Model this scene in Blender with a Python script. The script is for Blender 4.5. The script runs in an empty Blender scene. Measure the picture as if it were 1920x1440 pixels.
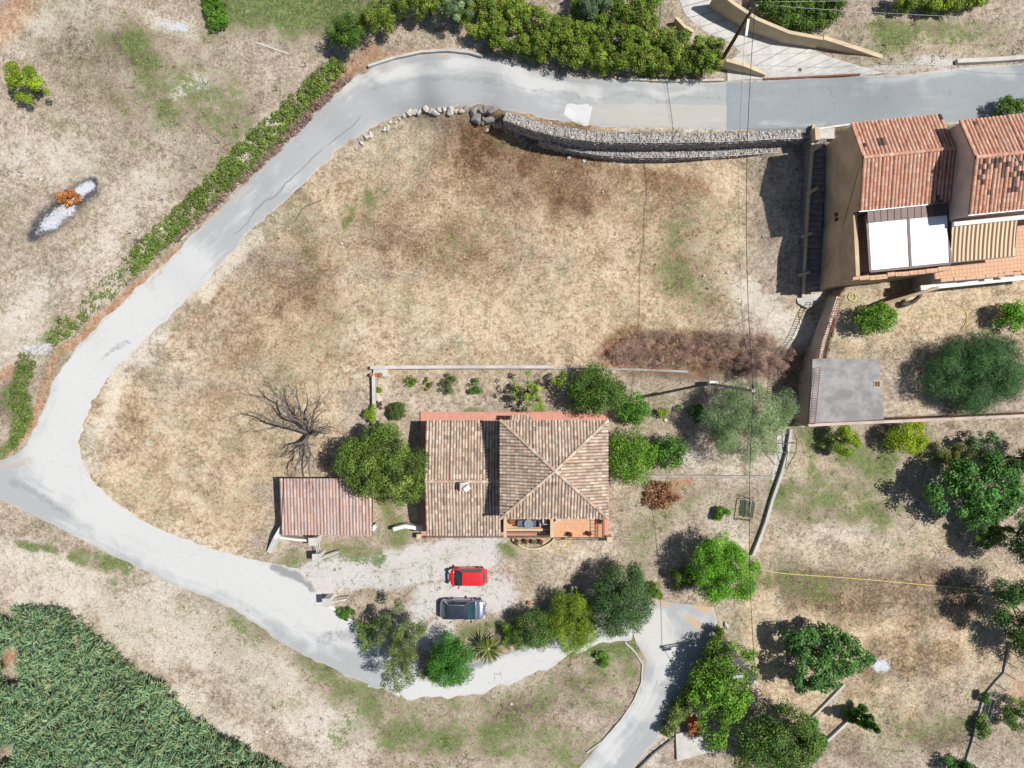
import bpy, math, random
import numpy as np
from mathutils import Vector
C = bpy.context.scene
R = math.radians
H = 68.57                                   # camera height above the house plot (z = 0)

# ------------------------------------------------------------- camera, sun, sky
cam = bpy.data.objects.new('camera', bpy.data.cameras.new('camera'))
C.collection.objects.link(cam); C.camera = cam
cam.location = (0, 0, H); cam.rotation_euler = (0, 0, 0)
cam.data.sensor_fit = 'HORIZONTAL'; cam.data.angle = 2*math.atan(48/H)
cam.data.clip_start = .5; cam.data.clip_end = 3000
C.render.resolution_x, C.render.resolution_y = 1024, 768
SUN_EL, SUN_DIR = R(60.5), Vector((1, .13, 0)).normalized()
sdir = Vector((SUN_DIR.x*math.cos(SUN_EL), SUN_DIR.y*math.cos(SUN_EL), math.sin(SUN_EL)))
sl = bpy.data.lights.new('sun', 'SUN'); sl.energy = 4.9; sl.angle = R(.5); sl.color = (1, .965, .91)
so = bpy.data.objects.new('sun', sl); C.collection.objects.link(so)
so.rotation_euler = sdir.to_track_quat('Z', 'Y').to_euler()
w = bpy.data.worlds.new('World'); C.world = w; w.use_nodes = True
wn = w.node_tree.nodes; wn.clear()
sky = wn.new('ShaderNodeTexSky'); sky.sky_type = 'NISHITA'; sky.sun_disc = False
sky.sun_elevation = SUN_EL; sky.sun_rotation = math.atan2(SUN_DIR.x, SUN_DIR.y)
bg = wn.new('ShaderNodeBackground'); bg.inputs[1].default_value = .072
wo = wn.new('ShaderNodeOutputWorld')
w.node_tree.links.new(sky.outputs[0], bg.inputs[0]); w.node_tree.links.new(bg.outputs[0], wo.inputs[0])
C.view_settings.view_transform = 'Standard'; C.view_settings.look = 'None'
C.view_settings.exposure = 0; C.view_settings.gamma = 1
C.cycles.max_bounces = 5

# ------------------------------------------------------------- helpers
def W(px, py, z=0):
    """ground-plan point of a survey pixel (5 cm grid) at height z"""
    s = .05*(H-z)/H
    return Vector(((px-960)*s, (720-py)*s, z))
def sm(t):
    t = np.clip(t, 0, 1); return t*t*(3-2*t)
SP = np.array([(600,500,.3),(900,600,.2),(1200,520,.3),(900,350,.9),(1200,340,1.7),(1200,430,1.0),(1400,340,2.2),(1400,450,1.6),(1480,330,3.6),(1485,420,3.0),(1485,520,2.0),(1490,600,1.1),(1000,300,1.4),(760,270,1.2),(640,340,1.2),(300,800,.1),
 (900,800,0),(900,1100,0),(600,1150,0),(1100,1000,0),(1300,850,0),(1250,700,0),(1480,700,.1),(1700,1000,0),(1700,1300,-.3),(1900,1100,0),(100,900,.2),(250,600,.8),(430,430,1.4),(560,270,2.2),(650,170,2.7),
 (740,140,3.1),(850,140,4.0),(1000,170,4.6),(300,100,2.6),(100,400,1.6),(100,150,2),(450,200,2.4),(0,600,1),(500,0,3),(200,1150,-.2),(300,1350,-.6),
 (50,1400,-.8),(900,1350,-.4),(600,1300,-.4),(1200,1250,-.1),(1100,1420,-.6),(1400,1350,-.2),(750,40,3.9),(2200,1200,0),(-300,1200,-1),(-300,300,2),(500,-300,3.5),(900,1800,-1)], float)
NP = np.array([(880,200,4.0),(1000,170,4.7),(1200,190,5.2),(1500,190,5.3),(1900,160,5.3),(1200,90,5.5),(1700,60,6.4),(1450,60,5.6),(1000,0,5.6),(2200,100,5.6),(1500,-300,7),(900,-300,5.6),(2300,-300,7)], float)
def rbf(P, x, y, s):
    a = np.zeros_like(x); b = np.zeros_like(x)
    for px, py, z in P:
        q = W(px, py, z); wt = 1/((x-q.x)**2+(y-q.y)**2+s)**2
        a += wt*z; b += wt
    return a/b
GX = np.array([W(px,py,5.1).x for px,py in ((880,202),(960,228),(1020,248),(1100,259),(1200,263),(1330,263),(1440,258),(1525,254),(1560,254))])
GY = np.array([W(px,py,5.1).y for px,py in ((880,202),(960,228),(1020,248),(1100,259),(1200,263),(1330,263),(1440,258),(1525,254),(1560,254))])
def T(x, y):
    x = np.asarray(x, float); y = np.asarray(y, float)
    z = rbf(SP, x, y, 4.)
    xb = np.interp(y, [-3.6, 7.6, 9, 30], [26.45, 28.55, 29.6, 29.6]); yb = np.interp(x, [26, 60], [-3.55, -2.2])
    m = sm((x-xb)/.3)*sm((y-yb)/(.3+np.clip(x-54, 0, 400)*.6))
    z = z*(1-m)+3.7*m
    n = rbf(NP, x, y, 9.)
    yl = np.interp(x, GX, GY)+.25
    m = sm((y-yl)/(.35+np.clip(x-54, 0, 400)*.6))*sm((x+5.2)/(4.5+np.clip(y-28, 0, 500)*2.5))
    return z*(1-m)+n*m
def t(x, y): return float(T(np.array([x]), np.array([y]))[0])
def G(px, py, dz=0):
    """point on the terrain seen at a survey pixel"""
    z = 0
    for _ in range(4):
        q = W(px, py, z); z = t(q.x, q.y)
    q.z = z+dz; return q
def PX(x, y, z):
    s = .05*(H-z)/H
    return 960+x/s, 720-y/s

def link(o, parent=None):
    C.collection.objects.link(o)
    if parent is not None: o.parent = parent
    return o
def tag(o, label=None, cat=None, group=None, kind=None):
    if label: o['label'] = label
    if cat: o['category'] = cat
    if group: o['group'] = group
    if kind: o['kind'] = kind
    return o
def empty(name, loc=(0,0,0), rz=0, label=None, cat=None, group=None):
    o = bpy.data.objects.new(name, None); o.location = loc; o.rotation_euler = (0,0,rz); o.empty_display_size = .3
    return tag(link(o), label, cat, group)
class MB:
    def __init__(s): s.v = []; s.f = []; s.m = []; s.c = []
    def face(s, pts, mi=0):
        i = len(s.v); s.v += [tuple(p) for p in pts]; s.f.append(tuple(range(i, i+len(pts)))); s.m.append(mi)
    def box(s, c, d, rz=0, mi=0, tilt=0):
        cx, cy, cz = c; dx, dy, dz = d[0]/2, d[1]/2, d[2]/2; ca, sa = math.cos(rz), math.sin(rz)
        i = len(s.v)
        for x, y, z in ((-1,-1,-1),(1,-1,-1),(1,1,-1),(-1,1,-1),(-1,-1,1),(1,-1,1),(1,1,1),(-1,1,1)):
            X, Y, Z = x*dx, y*dy, z*dz; Z += tilt*X
            s.v.append((cx+X*ca-Y*sa, cy+X*sa+Y*ca, cz+Z))
        for f in ((0,3,2,1),(4,5,6,7),(0,1,5,4),(1,2,6,5),(2,3,7,6),(3,0,4,7)): s.f.append(tuple(i+k for k in f)); s.m.append(mi)
        return s
    def bar(s, a, b, w, h=None, mi=0):
        """rectangular bar between two 3D points"""
        h = h or w; a = Vector(a); b = Vector(b); d = (b-a).normalized()
        u = d.cross(Vector((0,0,1)))
        if u.length < .01: u = Vector((1,0,0))
        u.normalize(); n = u.cross(d).normalized(); i = len(s.v)
        for p in (a, b):
            for q, r in ((-1,-1),(1,-1),(1,1),(-1,1)): s.v.append(tuple(p+u*q*w/2+n*r*h/2))
        for f in ((0,1,2,3),(7,6,5,4),(0,4,5,1),(1,5,6,2),(2,6,7,3),(3,7,4,0)): s.f.append(tuple(i+k for k in f)); s.m.append(mi)
        return s
    def tube(s, pts, rad, n=6, mi=0, cap=True):
        pts = [Vector(p) for p in pts]; i0 = len(s.v)
        if not hasattr(rad, '__len__'): rad = [rad]*len(pts)
        for k, p in enumerate(pts):
            d = (pts[min(k+1, len(pts)-1)]-pts[max(k-1, 0)])
            d = d.normalized() if d.length > 1e-6 else Vector((0,0,1))
            u = d.cross(Vector((.13,.97,.2))).normalized(); v = d.cross(u)
            for j in range(n):
                a = 2*math.pi*j/n; s.v.append(tuple(p+(u*math.cos(a)+v*math.sin(a))*rad[k]))
        for k in range(len(pts)-1):
            for j in range(n):
                a = i0+k*n+j; b = i0+k*n+(j+1)%n; s.f.append((a, b, b+n, a+n)); s.m.append(mi)
        if cap:
            s.f.append(tuple(i0+j for j in range(n))[::-1]); s.m.append(mi)
            s.f.append(tuple(i0+(len(pts)-1)*n+j for j in range(n))); s.m.append(mi)
        return s
    def cyl(s, c, r, h, n=16, r2=None, mi=0):
        return s.tube([(c[0],c[1],c[2]), (c[0],c[1],c[2]+h)], [r, r if r2 is None else r2], n, mi)
    def prism(s, poly, z0, z1, mi=0, mt=None):
        """vertical prism over a counter-clockwise polygon; z may be lists"""
        n = len(poly); i = len(s.v)
        z0 = z0 if hasattr(z0, '__len__') else [z0]*n; z1 = z1 if hasattr(z1, '__len__') else [z1]*n
        s.v += [(p[0], p[1], z) for p, z in zip(poly, z0)]+[(p[0], p[1], z) for p, z in zip(poly, z1)]
        s.f.append(tuple(i+n+k for k in range(n))); s.m.append(mi if mt is None else mt)
        s.f.append(tuple(i+k for k in range(n))[::-1]); s.m.append(mi)
        for k in range(n): s.f.append((i+k, i+(k+1)%n, i+n+(k+1)%n, i+n+k)); s.m.append(mi)
        return s
    def build(s, name, mats, parent=None, smooth=False, bevel=0):
        me = bpy.data.meshes.new(name); me.from_pydata(s.v, [], s.f)
        if not isinstance(mats, (list, tuple)): mats = [mats]
        for m in mats: me.materials.append(m)
        me.polygons.foreach_set('material_index', s.m)
        if smooth: me.polygons.foreach_set('use_smooth', [True]*len(s.f))
        me.update()
        o = link(bpy.data.objects.new(name, me), parent)
        if bevel:
            b = o.modifiers.new('bevel', 'BEVEL'); b.width = bevel; b.segments = 2; b.limit_method = 'ANGLE'
        return o
def np_mesh(name, V, F, mats, parent=None, col=None, mi=None, smooth=False, colname='Col', extra=None):
    me = bpy.data.meshes.new(name); V = np.ascontiguousarray(V, np.float32).reshape(-1, 3); k = F.shape[1]
    me.vertices.add(len(V)); me.vertices.foreach_set('co', V.ravel())
    me.loops.add(F.size); me.loops.foreach_set('vertex_index', np.ascontiguousarray(F, np.int32).ravel())
    me.polygons.add(len(F)); me.polygons.foreach_set('loop_start', np.arange(0, F.size, k, dtype=np.int32))
    if mi is not None: me.polygons.foreach_set('material_index', np.ascontiguousarray(mi, np.int32))
    if smooth: me.polygons.foreach_set('use_smooth', np.ones(len(F), bool))
    me.update(calc_edges=True)
    for n_, c_ in [(colname, col)]+list((extra or {}).items()):
        if c_ is None: continue
        a = me.color_attributes.new(n_, 'FLOAT_COLOR', 'POINT'); c4 = np.ones((len(V), 4), np.float32); c4[:, :c_.shape[1]] = c_
        a.data.foreach_set('color', c4.ravel())
    for m in (mats if isinstance(mats, (list, tuple)) else [mats]): me.materials.append(m)
    return link(bpy.data.objects.new(name, me), parent)

# ------------------------------------------------------------- materials
class NT:
    def __init__(s, name):
        s.m = bpy.data.materials.new(name); s.m.use_nodes = True; s.t = s.m.node_tree; s.t.nodes.clear()
        s.out = s.t.nodes.new('ShaderNodeOutputMaterial'); s.p = s.t.nodes.new('ShaderNodeBsdfPrincipled')
        s.t.links.new(s.p.outputs[0], s.out.inputs[0]); s.geo = s.t.nodes.new('ShaderNodeNewGeometry')
    def set(s, sock, v):
        if hasattr(v, 'links'): s.t.links.new(v, sock)
        elif isinstance(v, (tuple, list)) and len(v) == 3 and sock.type == 'RGBA': sock.default_value = (*v, 1)
        else: sock.default_value = v
    def noise(s, scale, detail=3, rough=.6, vec=None, dist=0):
        n = s.t.nodes.new('ShaderNodeTexNoise'); s.t.links.new(vec or s.geo.outputs['Position'], n.inputs['Vector'])
        n.inputs['Scale'].default_value = scale; n.inputs['Detail'].default_value = detail
        n.inputs['Roughness'].default_value = rough; n.inputs['Distortion'].default_value = dist
        return n.outputs['Fac']
    def math(s, op, a, b=0, c=0, clamp=False):
        n = s.t.nodes.new('ShaderNodeMath'); n.operation = op; n.use_clamp = clamp
        for k, q in enumerate((a, b, c)): s.set(n.inputs[k], q)
        return n.outputs[0]
    def ramp(s, v, lo, hi, a=0., b=1.):
        n = s.t.nodes.new('ShaderNodeMapRange'); n.interpolation_type = 'SMOOTHSTEP'; s.set(n.inputs[0], v)
        for k, q in zip((1,2,3,4), (lo, hi, a, b)): n.inputs[k].default_value = q
        return n.outputs[0]
    def mix(s, f, a, b, mode='MIX'):
        n = s.t.nodes.new('ShaderNodeMix'); n.data_type = 'RGBA'; n.blend_type = mode; s.set(n.inputs[0], f)
        s.set(n.inputs[6], a); s.set(n.inputs[7], b); return n.outputs[2]
    def attr(s, name):
        n = s.t.nodes.new('ShaderNodeAttribute'); n.attribute_name = name; return n
    def sep(s, v):
        n = s.t.nodes.new('ShaderNodeSeparateColor'); s.t.links.new(v, n.inputs[0]); return n.outputs
    def bump(s, h, strength=.5, dist=.05):
        n = s.t.nodes.new('ShaderNodeBump'); n.inputs['Strength'].default_value = strength; n.inputs['Distance'].default_value = dist
        s.t.links.new(h, n.inputs['Height']); s.t.links.new(n.outputs[0], s.p.inputs['Normal'])
    def col(s, c, rough=.9, spec=.3, metal=0):
        s.set(s.p.inputs['Base Color'], c); s.set(s.p.inputs['Roughness'], rough)
        s.p.inputs['Specular IOR Level'].default_value = spec; s.p.inputs['Metallic'].default_value = metal
        return s.m
def plain(name, c, rough=.85, spec=.3, metal=0, var=.25, scale=3., bump=.2, c2=None):
    """slightly worn surface: base colour with broad and fine variation"""
    n = NT(name); a = n.noise(scale, 4); b = n.noise(scale*9, 3)
    c2 = c2 or tuple(x*(1-var) for x in c)
    k = n.mix(n.ramp(a, .35, .65), c, c2); k = n.mix(n.math('MULTIPLY', n.ramp(b, .4, .75), var), k, tuple(x*.55 for x in c))
    if bump: n.bump(b, bump, .02)
    return n.col(k, rough, spec, metal)
def vcol(name, rough=.7, spec=.25, trans=0, tex=0):
    n = NT(name); k = n.attr('Col').outputs['Color']
    if tex:
        k = n.mix(n.math('MULTIPLY', n.ramp(n.noise(14, 4), .35, .7), tex), k, (.12,.09,.07)); n.bump(n.noise(25, 3), .3, .02)
    m = n.col(k, rough, spec)
    if trans:
        tr = n.t.nodes.new('ShaderNodeBsdfTranslucent'); mx = n.t.nodes.new('ShaderNodeMixShader')
        n.set(tr.inputs[0], n.mix(.5, k, (.25,.35,.04), 'ADD') if False else k); mx.inputs[0].default_value = trans
        n.t.links.new(n.p.outputs[0], mx.inputs[1]); n.t.links.new(tr.outputs[0], mx.inputs[2]); n.t.links.new(mx.outputs[0], n.out.inputs[0])
    return m
M = {}
M['leaf'] = vcol('foliage', .55, .35, .24)
M['dryleaf'] = vcol('dry_foliage', .9, .1, .1)
M['tile'] = vcol('clay_tile', .9, .2, 0, .45)
M['stone'] = vcol('limestone', .95, .2, 0, .3)
M['bark'] = plain('bark', (.16,.12,.09), .95, .1, var=.4, scale=4)
M['deadwood'] = plain('dead_wood', (.20,.17,.15), .95, .1, var=.35, scale=4)
M['white'] = plain('white_paint', (.75,.74,.70), .7, .3, var=.12, scale=1.5)
M['render'] = plain('beige_render', (.66,.50,.34), .95, .1, var=.2, scale=.5, c2=(.50,.37,.25))
M['render2'] = plain('pink_beige_render', (.60,.49,.42), .95, .1, var=.2, scale=.6, c2=(.46,.38,.34))
M['cream'] = plain('cream_render', (.62,.50,.34), .95, .1, var=.15, scale=1)
M['concrete'] = plain('concrete', (.40,.39,.36), .95, .15, var=.3, scale=1.2, bump=.4)
M['paleconc'] = plain('pale_concrete', (.56,.54,.50), .95, .15, var=.2, scale=1.)
M['darkmetal'] = plain('dark_metal', (.05,.04,.045), .5, .5, .3, var=.2)
M['brownmetal'] = plain('brown_metal', (.075,.05,.055), .5, .4, .2, var=.2, scale=2)
M['galv'] = plain('galvanised_metal', (.38,.39,.40), .45, .5, .6, var=.2)
M['rail'] = plain('wine_red_rail', (.16,.05,.05), .6, .4, .1, var=.3)
M['rust'] = plain('rusty_iron', (.25,.11,.07), .9, .2, var=.4, scale=6)
M['wood'] = plain('weathered_wood', (.13,.08,.06), .9, .1, var=.35, scale=5)
M['wire'] = plain('cable', (.025,.025,.03), .7, .3, var=.1)
M['black'] = plain('black_plastic', (.02,.02,.022), .5, .4, var=.1)
M['yellow'] = plain('yellow_hose', (.75,.62,.20), .6, .3, var=.15)
M['terracotta'] = plain('terracotta', (.45,.16,.08), .85, .2, var=.25, scale=5)
M['rubber'] = plain('tyre_rubber', (.02,.02,.02), .9, .2, var=.1)
M['green'] = plain('dark_green_paint', (.03,.09,.06), .7, .3, var=.3)
def glassmat(name, c):
    n = NT(name); return n.col(c, .06, .9)
M['glass'] = glassmat('tinted_glass', (.02,.06,.07))
M['lamp'] = glassmat('lamp_lens', (.5,.5,.5))
def paint(name, c, metal=0., rough=.25):
    n = NT(name); m = n.col(n.mix(n.math('MULTIPLY', n.noise(2, 3), .12), c, (.35,.32,.28)), rough, .5, metal)
    n.p.inputs['Coat Weight'].default_value = .6; n.p.inputs['Coat Roughness'].default_value = .08; return m
M['red'] = paint('red_car_paint', (.62,.008,.016))
M['silver'] = paint('silver_grey_car_paint', (.36,.42,.54), .7, .36)
M['navy'] = paint('navy_roof_paint', (.012,.022,.05), .2, .3)
# terrace tiles (grid of joints)
def tiled(name, c, c2, size, joint, rot=0., jw=.07):
    n = NT(name); mp = n.t.nodes.new('ShaderNodeMapping'); mp.inputs['Rotation'].default_value[2] = rot
    n.t.links.new(n.geo.outputs['Position'], mp.inputs[0])
    b = n.t.nodes.new('ShaderNodeTexBrick'); n.t.links.new(mp.outputs[0], b.inputs[0]); b.offset = 0; b.squash = 1
    b.inputs['Scale'].default_value = 1; b.inputs['Brick Width'].default_value = size; b.inputs['Row Height'].default_value = size
    b.inputs['Mortar Size'].default_value = jw*size; b.inputs['Color1'].default_value = (*c,1); b.inputs['Color2'].default_value = (*c2,1); b.inputs['Mortar'].default_value = (*joint,1)
    k = n.mix(n.math('MULTIPLY', n.ramp(n.noise(2.5, 4), .4, .7), .3), b.outputs[0], tuple(x*.7 for x in c))
    return n.col(k, .8, .3)
M['patio'] = tiled('salmon_patio_tiles', (.62,.27,.20), (.55,.23,.17), .33, (.50,.32,.26))
M['terrace'] = tiled('orange_terrace_tiles', (.68,.36,.20), (.60,.30,.16), .33, (.55,.40,.30))
M['terrace2'] = tiled('old_orange_terrace_tiles', (.70,.43,.28), (.63,.37,.23), .33, (.45,.30,.21), R(-6), .1)
# ============================================================= GROUND
def vnoise(x, y, sc, seed):
    r = np.random.RandomState(seed); L = r.rand(257, 257)*2-1; o = 0; am = 1
    for _ in range(3):
        u = (x/sc) % 256; v = (y/sc) % 256; i = np.floor(u).astype(int); j = np.floor(v).astype(int); a = sm(u-i); b = sm(v-j)
        o = o+am*((L[j,i]*(1-a)+L[j,i+1]*a)*(1-b)+(L[j+1,i]*(1-a)+L[j+1,i+1]*a)*b); sc *= .47; am *= .55; x = x+37.1; y = y+11.7
    return o
def caps(px, py, L, warp=1.):
    wx = vnoise(px, py, 62, 3)*16*warp; wy = vnoise(px, py, 62, 4)*16*warp
    return caps0(px+wx, py+wy, L)*(1 if warp < 1 else 1+.35*vnoise(px, py, 34, 9))
def caps0(px, py, L):
    """soft patches on the ground: (x0, y0, x1, y1, radius, strength) in survey pixels"""
    m = np.zeros_like(px)
    for x0, y0, x1, y1, r, s in L:
        dx, dy = x1-x0, y1-y0; q = np.clip(((px-x0)*dx+(py-y0)*dy)/(dx*dx+dy*dy+1e-6), 0, 1)
        d = np.hypot(px-x0-q*dx, py-y0-q*dy)
        near = d < r
        m[near] = np.maximum(m[near], s*sm(1.05-d[near]/r))
    return m
def line(pts, r, s): return [(*pts[i], *pts[i+1], r, s) for i in range(len(pts)-1)]
GREEN = [(250,80,310,200,80,.75),(240,190,330,210,60,.6),(350,150,450,240,95,.62),(430,300,300,330,60,.3),(440,-10,640,0,95,1.6),(540,40,600,20,70,1.5),(1010,1320,1150,1250,60,.6),(880,1300,1180,1330,50,.45),(720,1330,1000,1420,60,.5),(1480,920,1640,900,50,.6),(405,0,405,60,35,.7),
 (380,60,200,60,40,.5),(1270,410,1285,520,70,.62),(1250,470,1310,550,80,.5),(1330,400,1320,500,60,.4),(850,460,860,480,70,.42),(640,410,650,400,22,.7),(690,385,690,370,18,.7),(685,400,690,430,16,.5),
 (550,1045,720,1035,34,.75),(700,900,740,1000,40,.7),(935,1030,950,1040,24,.8),(1000,1170,890,1180,30,.7),(1215,1000,1240,960,55,.5),(1290,940,1400,960,60,.45),(700,1110,760,1180,40,.4),
 (590,1240,700,1330,60,.8),(700,1300,640,1380,60,.6),(740,1380,960,1390,70,.8),(840,1300,930,1330,40,.5),(1050,1230,1180,1215,36,.85),(1000,1300,1130,1290,60,.5),(1020,1380,1090,1420,60,.6),(1190,1210,1170,1260,40,.6),
 (130,1035,230,1062,24,.95),(40,1020,90,1030,18,.9),(200,1085,210,1080,16,.8),(260,1260,300,1270,24,.6),(430,1090,420,1080,20,.6),(440,1170,520,1200,60,.5),
 (1450,930,1660,960,60,.75),(1440,1090,1560,1110,60,.6),(1500,820,1660,880,50,.85),(1660,830,1760,860,50,.8),(1700,1370,1810,1340,50,.6),(1790,1345,1820,1365,20,.9),(1640,1270,1580,1220,50,.35),(1660,60,1860,80,60,.75),(1500,900,1520,870,30,.6),
 (25,730,40,790,36,1.2),(20,830,0,860,30,.8),(60,655,110,610,30,.6),(880,770,1000,762,14,.75),(800,730,840,715,22,.45),(1690,1010,1720,1030,30,.4),(1250,920,1180,1100,60,.4),(620,560,560,700,60,.3),(480,900,430,960,60,.35),(780,1060,980,1010,30,.3),
 (1370,1310,1440,1330,40,.5),(1890,100,1700,110,40,.4)]
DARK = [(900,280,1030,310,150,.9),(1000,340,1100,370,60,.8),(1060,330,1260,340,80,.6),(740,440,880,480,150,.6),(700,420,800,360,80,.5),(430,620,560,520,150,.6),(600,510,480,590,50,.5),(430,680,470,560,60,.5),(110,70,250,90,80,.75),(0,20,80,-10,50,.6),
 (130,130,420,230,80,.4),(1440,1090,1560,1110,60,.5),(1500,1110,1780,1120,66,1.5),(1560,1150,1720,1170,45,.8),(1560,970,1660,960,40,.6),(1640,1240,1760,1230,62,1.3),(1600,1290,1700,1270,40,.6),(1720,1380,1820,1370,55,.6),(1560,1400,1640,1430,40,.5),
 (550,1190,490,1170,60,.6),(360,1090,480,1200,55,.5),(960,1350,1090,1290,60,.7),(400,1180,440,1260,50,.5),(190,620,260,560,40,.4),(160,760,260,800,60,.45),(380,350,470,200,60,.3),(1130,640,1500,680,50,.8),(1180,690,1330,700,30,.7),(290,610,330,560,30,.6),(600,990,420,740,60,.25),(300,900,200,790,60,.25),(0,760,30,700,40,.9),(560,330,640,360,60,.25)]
PALE = [(30,30,150,20,120,.7),(0,260,150,300,120,.6),(280,340,180,500,110,.5),(60,560,20,650,90,.8),(340,520,230,680,55,1.),(230,700,165,860,45,.8),(60,1080,480,1230,120,.85),(500,1280,660,1400,110,.8),(340,1330,440,1400,60,.9),(470,1050,300,1010,30,.5),
 (330,160,360,140,26,.9),(380,100,450,260,30,.3),(480,560,330,700,60,.4),(640,620,860,640,60,.3),(1400,560,1500,640,70,.8),(1020,1090,1130,1030,60,.3),(1060,1300,960,1300,50,.5),(1500,1000,1700,1010,50,.4),(1420,980,1440,860,30,.3),(700,730,930,760,50,.25),
 (1270,850,1420,880,60,.5),(1330,950,1380,1000,50,.6),(560,220,500,260,40,.7),(500,230,420,350,26,.8),(300,440,200,560,36,.6),(700,780,730,730,20,.5),(1160,240,1500,255,18,.7),(500,330,590,300,40,.5),(380,560,480,440,40,.8),(1250,1300,1230,1420,40,.6),(300,30,350,50,30,1.)]
GOLD = [(700,560,1150,620,120,.8),(880,560,1240,560,90,.5),(1350,320,1380,560,90,.7),(960,230,1000,260,60,.7),(640,300,800,260,60,.6),(220,900,420,1000,90,.85),(300,760,480,900,100,.45),(420,480,600,400,60,.4),(1560,600,1900,560,100,.9),(1700,1200,1900,1250,120,.8),(1500,1330,1640,1300,90,.8),(1600,1040,1800,1010,60,.8),(1500,1180,1900,1200,60,.9),(1450,820,1700,1000,90,.5),(1850,640,1700,780,60,.7),(1420,1120,1440,1290,60,.7),(960,1010,1130,1050,60,.5),(1660,60,1800,100,60,.6),(1300,1140,1360,1180,40,.7),(1440,1000,1600,1050,60,.5)]
GRAV = line([(560,1072),(660,1062),(760,1036),(860,1030)],34,1.05)+line([(600,1098),(700,1085),(800,1078),(900,1060)],32,1.05)+[(760,1060,900,1040,62,1.1),(800,1130,930,1110,66,.95),(700,1180,800,1150,40,.6),(930,1010,880,1030,40,.9),(1200,1130,1170,1160,30,.9),(330,770,270,840,22,.4),(340,165,380,150,24,.8),
 (760,110,900,80,26,.6),(1650,115,1790,128,22,.7),(1400,640,1460,560,50,.4),(840,1180,700,1220,50,.8)]
ASH = [(138,368,165,345,19,1.3),(85,420,130,392,20,1.1),(75,432,70,435,16,.7),(1645,1243,1653,1243,24,1.25),(60,655,90,652,20,.8),(310,38,345,48,14,1.0),(360,135,372,150,12,.6)]
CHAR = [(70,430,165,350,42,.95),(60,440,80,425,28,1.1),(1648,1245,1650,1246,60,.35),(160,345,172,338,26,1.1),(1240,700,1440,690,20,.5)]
RUST = line([(660,152),(560,240),(470,335),(420,392),(330,480),(255,545),(190,600),(120,655),(85,720),(60,800),(10,850)],17,1.15)+line([(700,95),(640,150),(600,200)],34,.8)+[(700,100,900,90,30,.55),(0,60,60,-10,60,.75),(1215,930,1250,925,34,1.1),(1260,905,1290,900,22,.8),(930,300,1000,350,60,.35),(1140,680,1320,700,24,.6),(0,700,20,690,30,.7),(1500,300,1530,340,30,.3),(1890,1230,1910,1300,40,.6),(1290,1150,1330,1130,30,.5),(0,1240,30,1230,26,1.1),(1130,650,1490,680,30,.55),(300,1170,440,1190,40,.3)]
WARM = [(900,300,1300,330,170,1.),(640,420,1300,420,170,1.),(420,640,1250,560,170,1.),(300,900,520,760,190,1.),(240,800,420,960,130,1.),(1560,1180,1860,1180,200,.55),(1580,600,1900,560,130,.7),(1400,1050,1440,1300,80,.5),(1500,1330,1700,1330,90,.6)]
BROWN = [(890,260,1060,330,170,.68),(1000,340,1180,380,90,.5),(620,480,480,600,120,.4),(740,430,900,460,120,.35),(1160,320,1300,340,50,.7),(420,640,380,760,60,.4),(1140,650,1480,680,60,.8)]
def axis(lo, hi, st, far):
    a = list(np.arange(lo, hi+.01, st)); e = []; d = st
    x = hi
    while x < far: d *= 1.5; x += d; e.append(x)
    return np.array([lo-(q-hi) for q in e][::-1]+a+e)
xs = axis(-50.5, 50.5, .17, 700); ys = axis(-38.5, 38.5, .17, 700)
gx, gy = np.meshgrid(xs, ys); gz = T(gx, gy)
rs = np.random.RandomState(5)
inner = (np.abs(gx) < 51) & (np.abs(gy) < 39)
gz = gz+np.where(inner, rs.normal(0, .012, gz.shape), 0)
ppx, ppy = PX(gx, gy, gz)
V = np.stack([gx, gy, gz], -1).reshape(-1, 3)
nx, ny = len(xs), len(ys); idx = np.arange(nx*ny).reshape(ny, nx)
F = np.stack([idx[:-1,:-1], idx[:-1,1:], idx[1:,1:], idx[1:,:-1]], -1).reshape(-1, 4)
mA = np.stack([caps(ppx, ppy, GREEN), caps(ppx, ppy, DARK), caps(ppx, ppy, PALE), caps(ppx, ppy, GOLD)], -1).reshape(-1, 4)
mB = np.stack([caps(ppx, ppy, GRAV, .6), caps(ppx, ppy, ASH, .45), caps(ppx, ppy, CHAR, .5), caps(ppx, ppy, RUST, .4)], -1).reshape(-1, 4)
mC = np.stack([caps(ppx, ppy, WARM), caps(ppx, ppy, BROWN), 0*ppx], -1).reshape(-1, 3)
def cramp(n, v, stops):
    r = n.t.nodes.new('ShaderNodeValToRGB'); e = r.color_ramp.elements; r.color_ramp.interpolation = 'LINEAR'
    e[0].position, e[0].color = stops[0][0], (*stops[0][1], 1); e[1].position, e[1].color = stops[-1][0], (*stops[-1][1], 1)
    for p, c in stops[1:-1]: q = e.new(p); q.color = (*c, 1)
    n.t.links.new(v, r.inputs[0]); return r.outputs[0]
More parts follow.
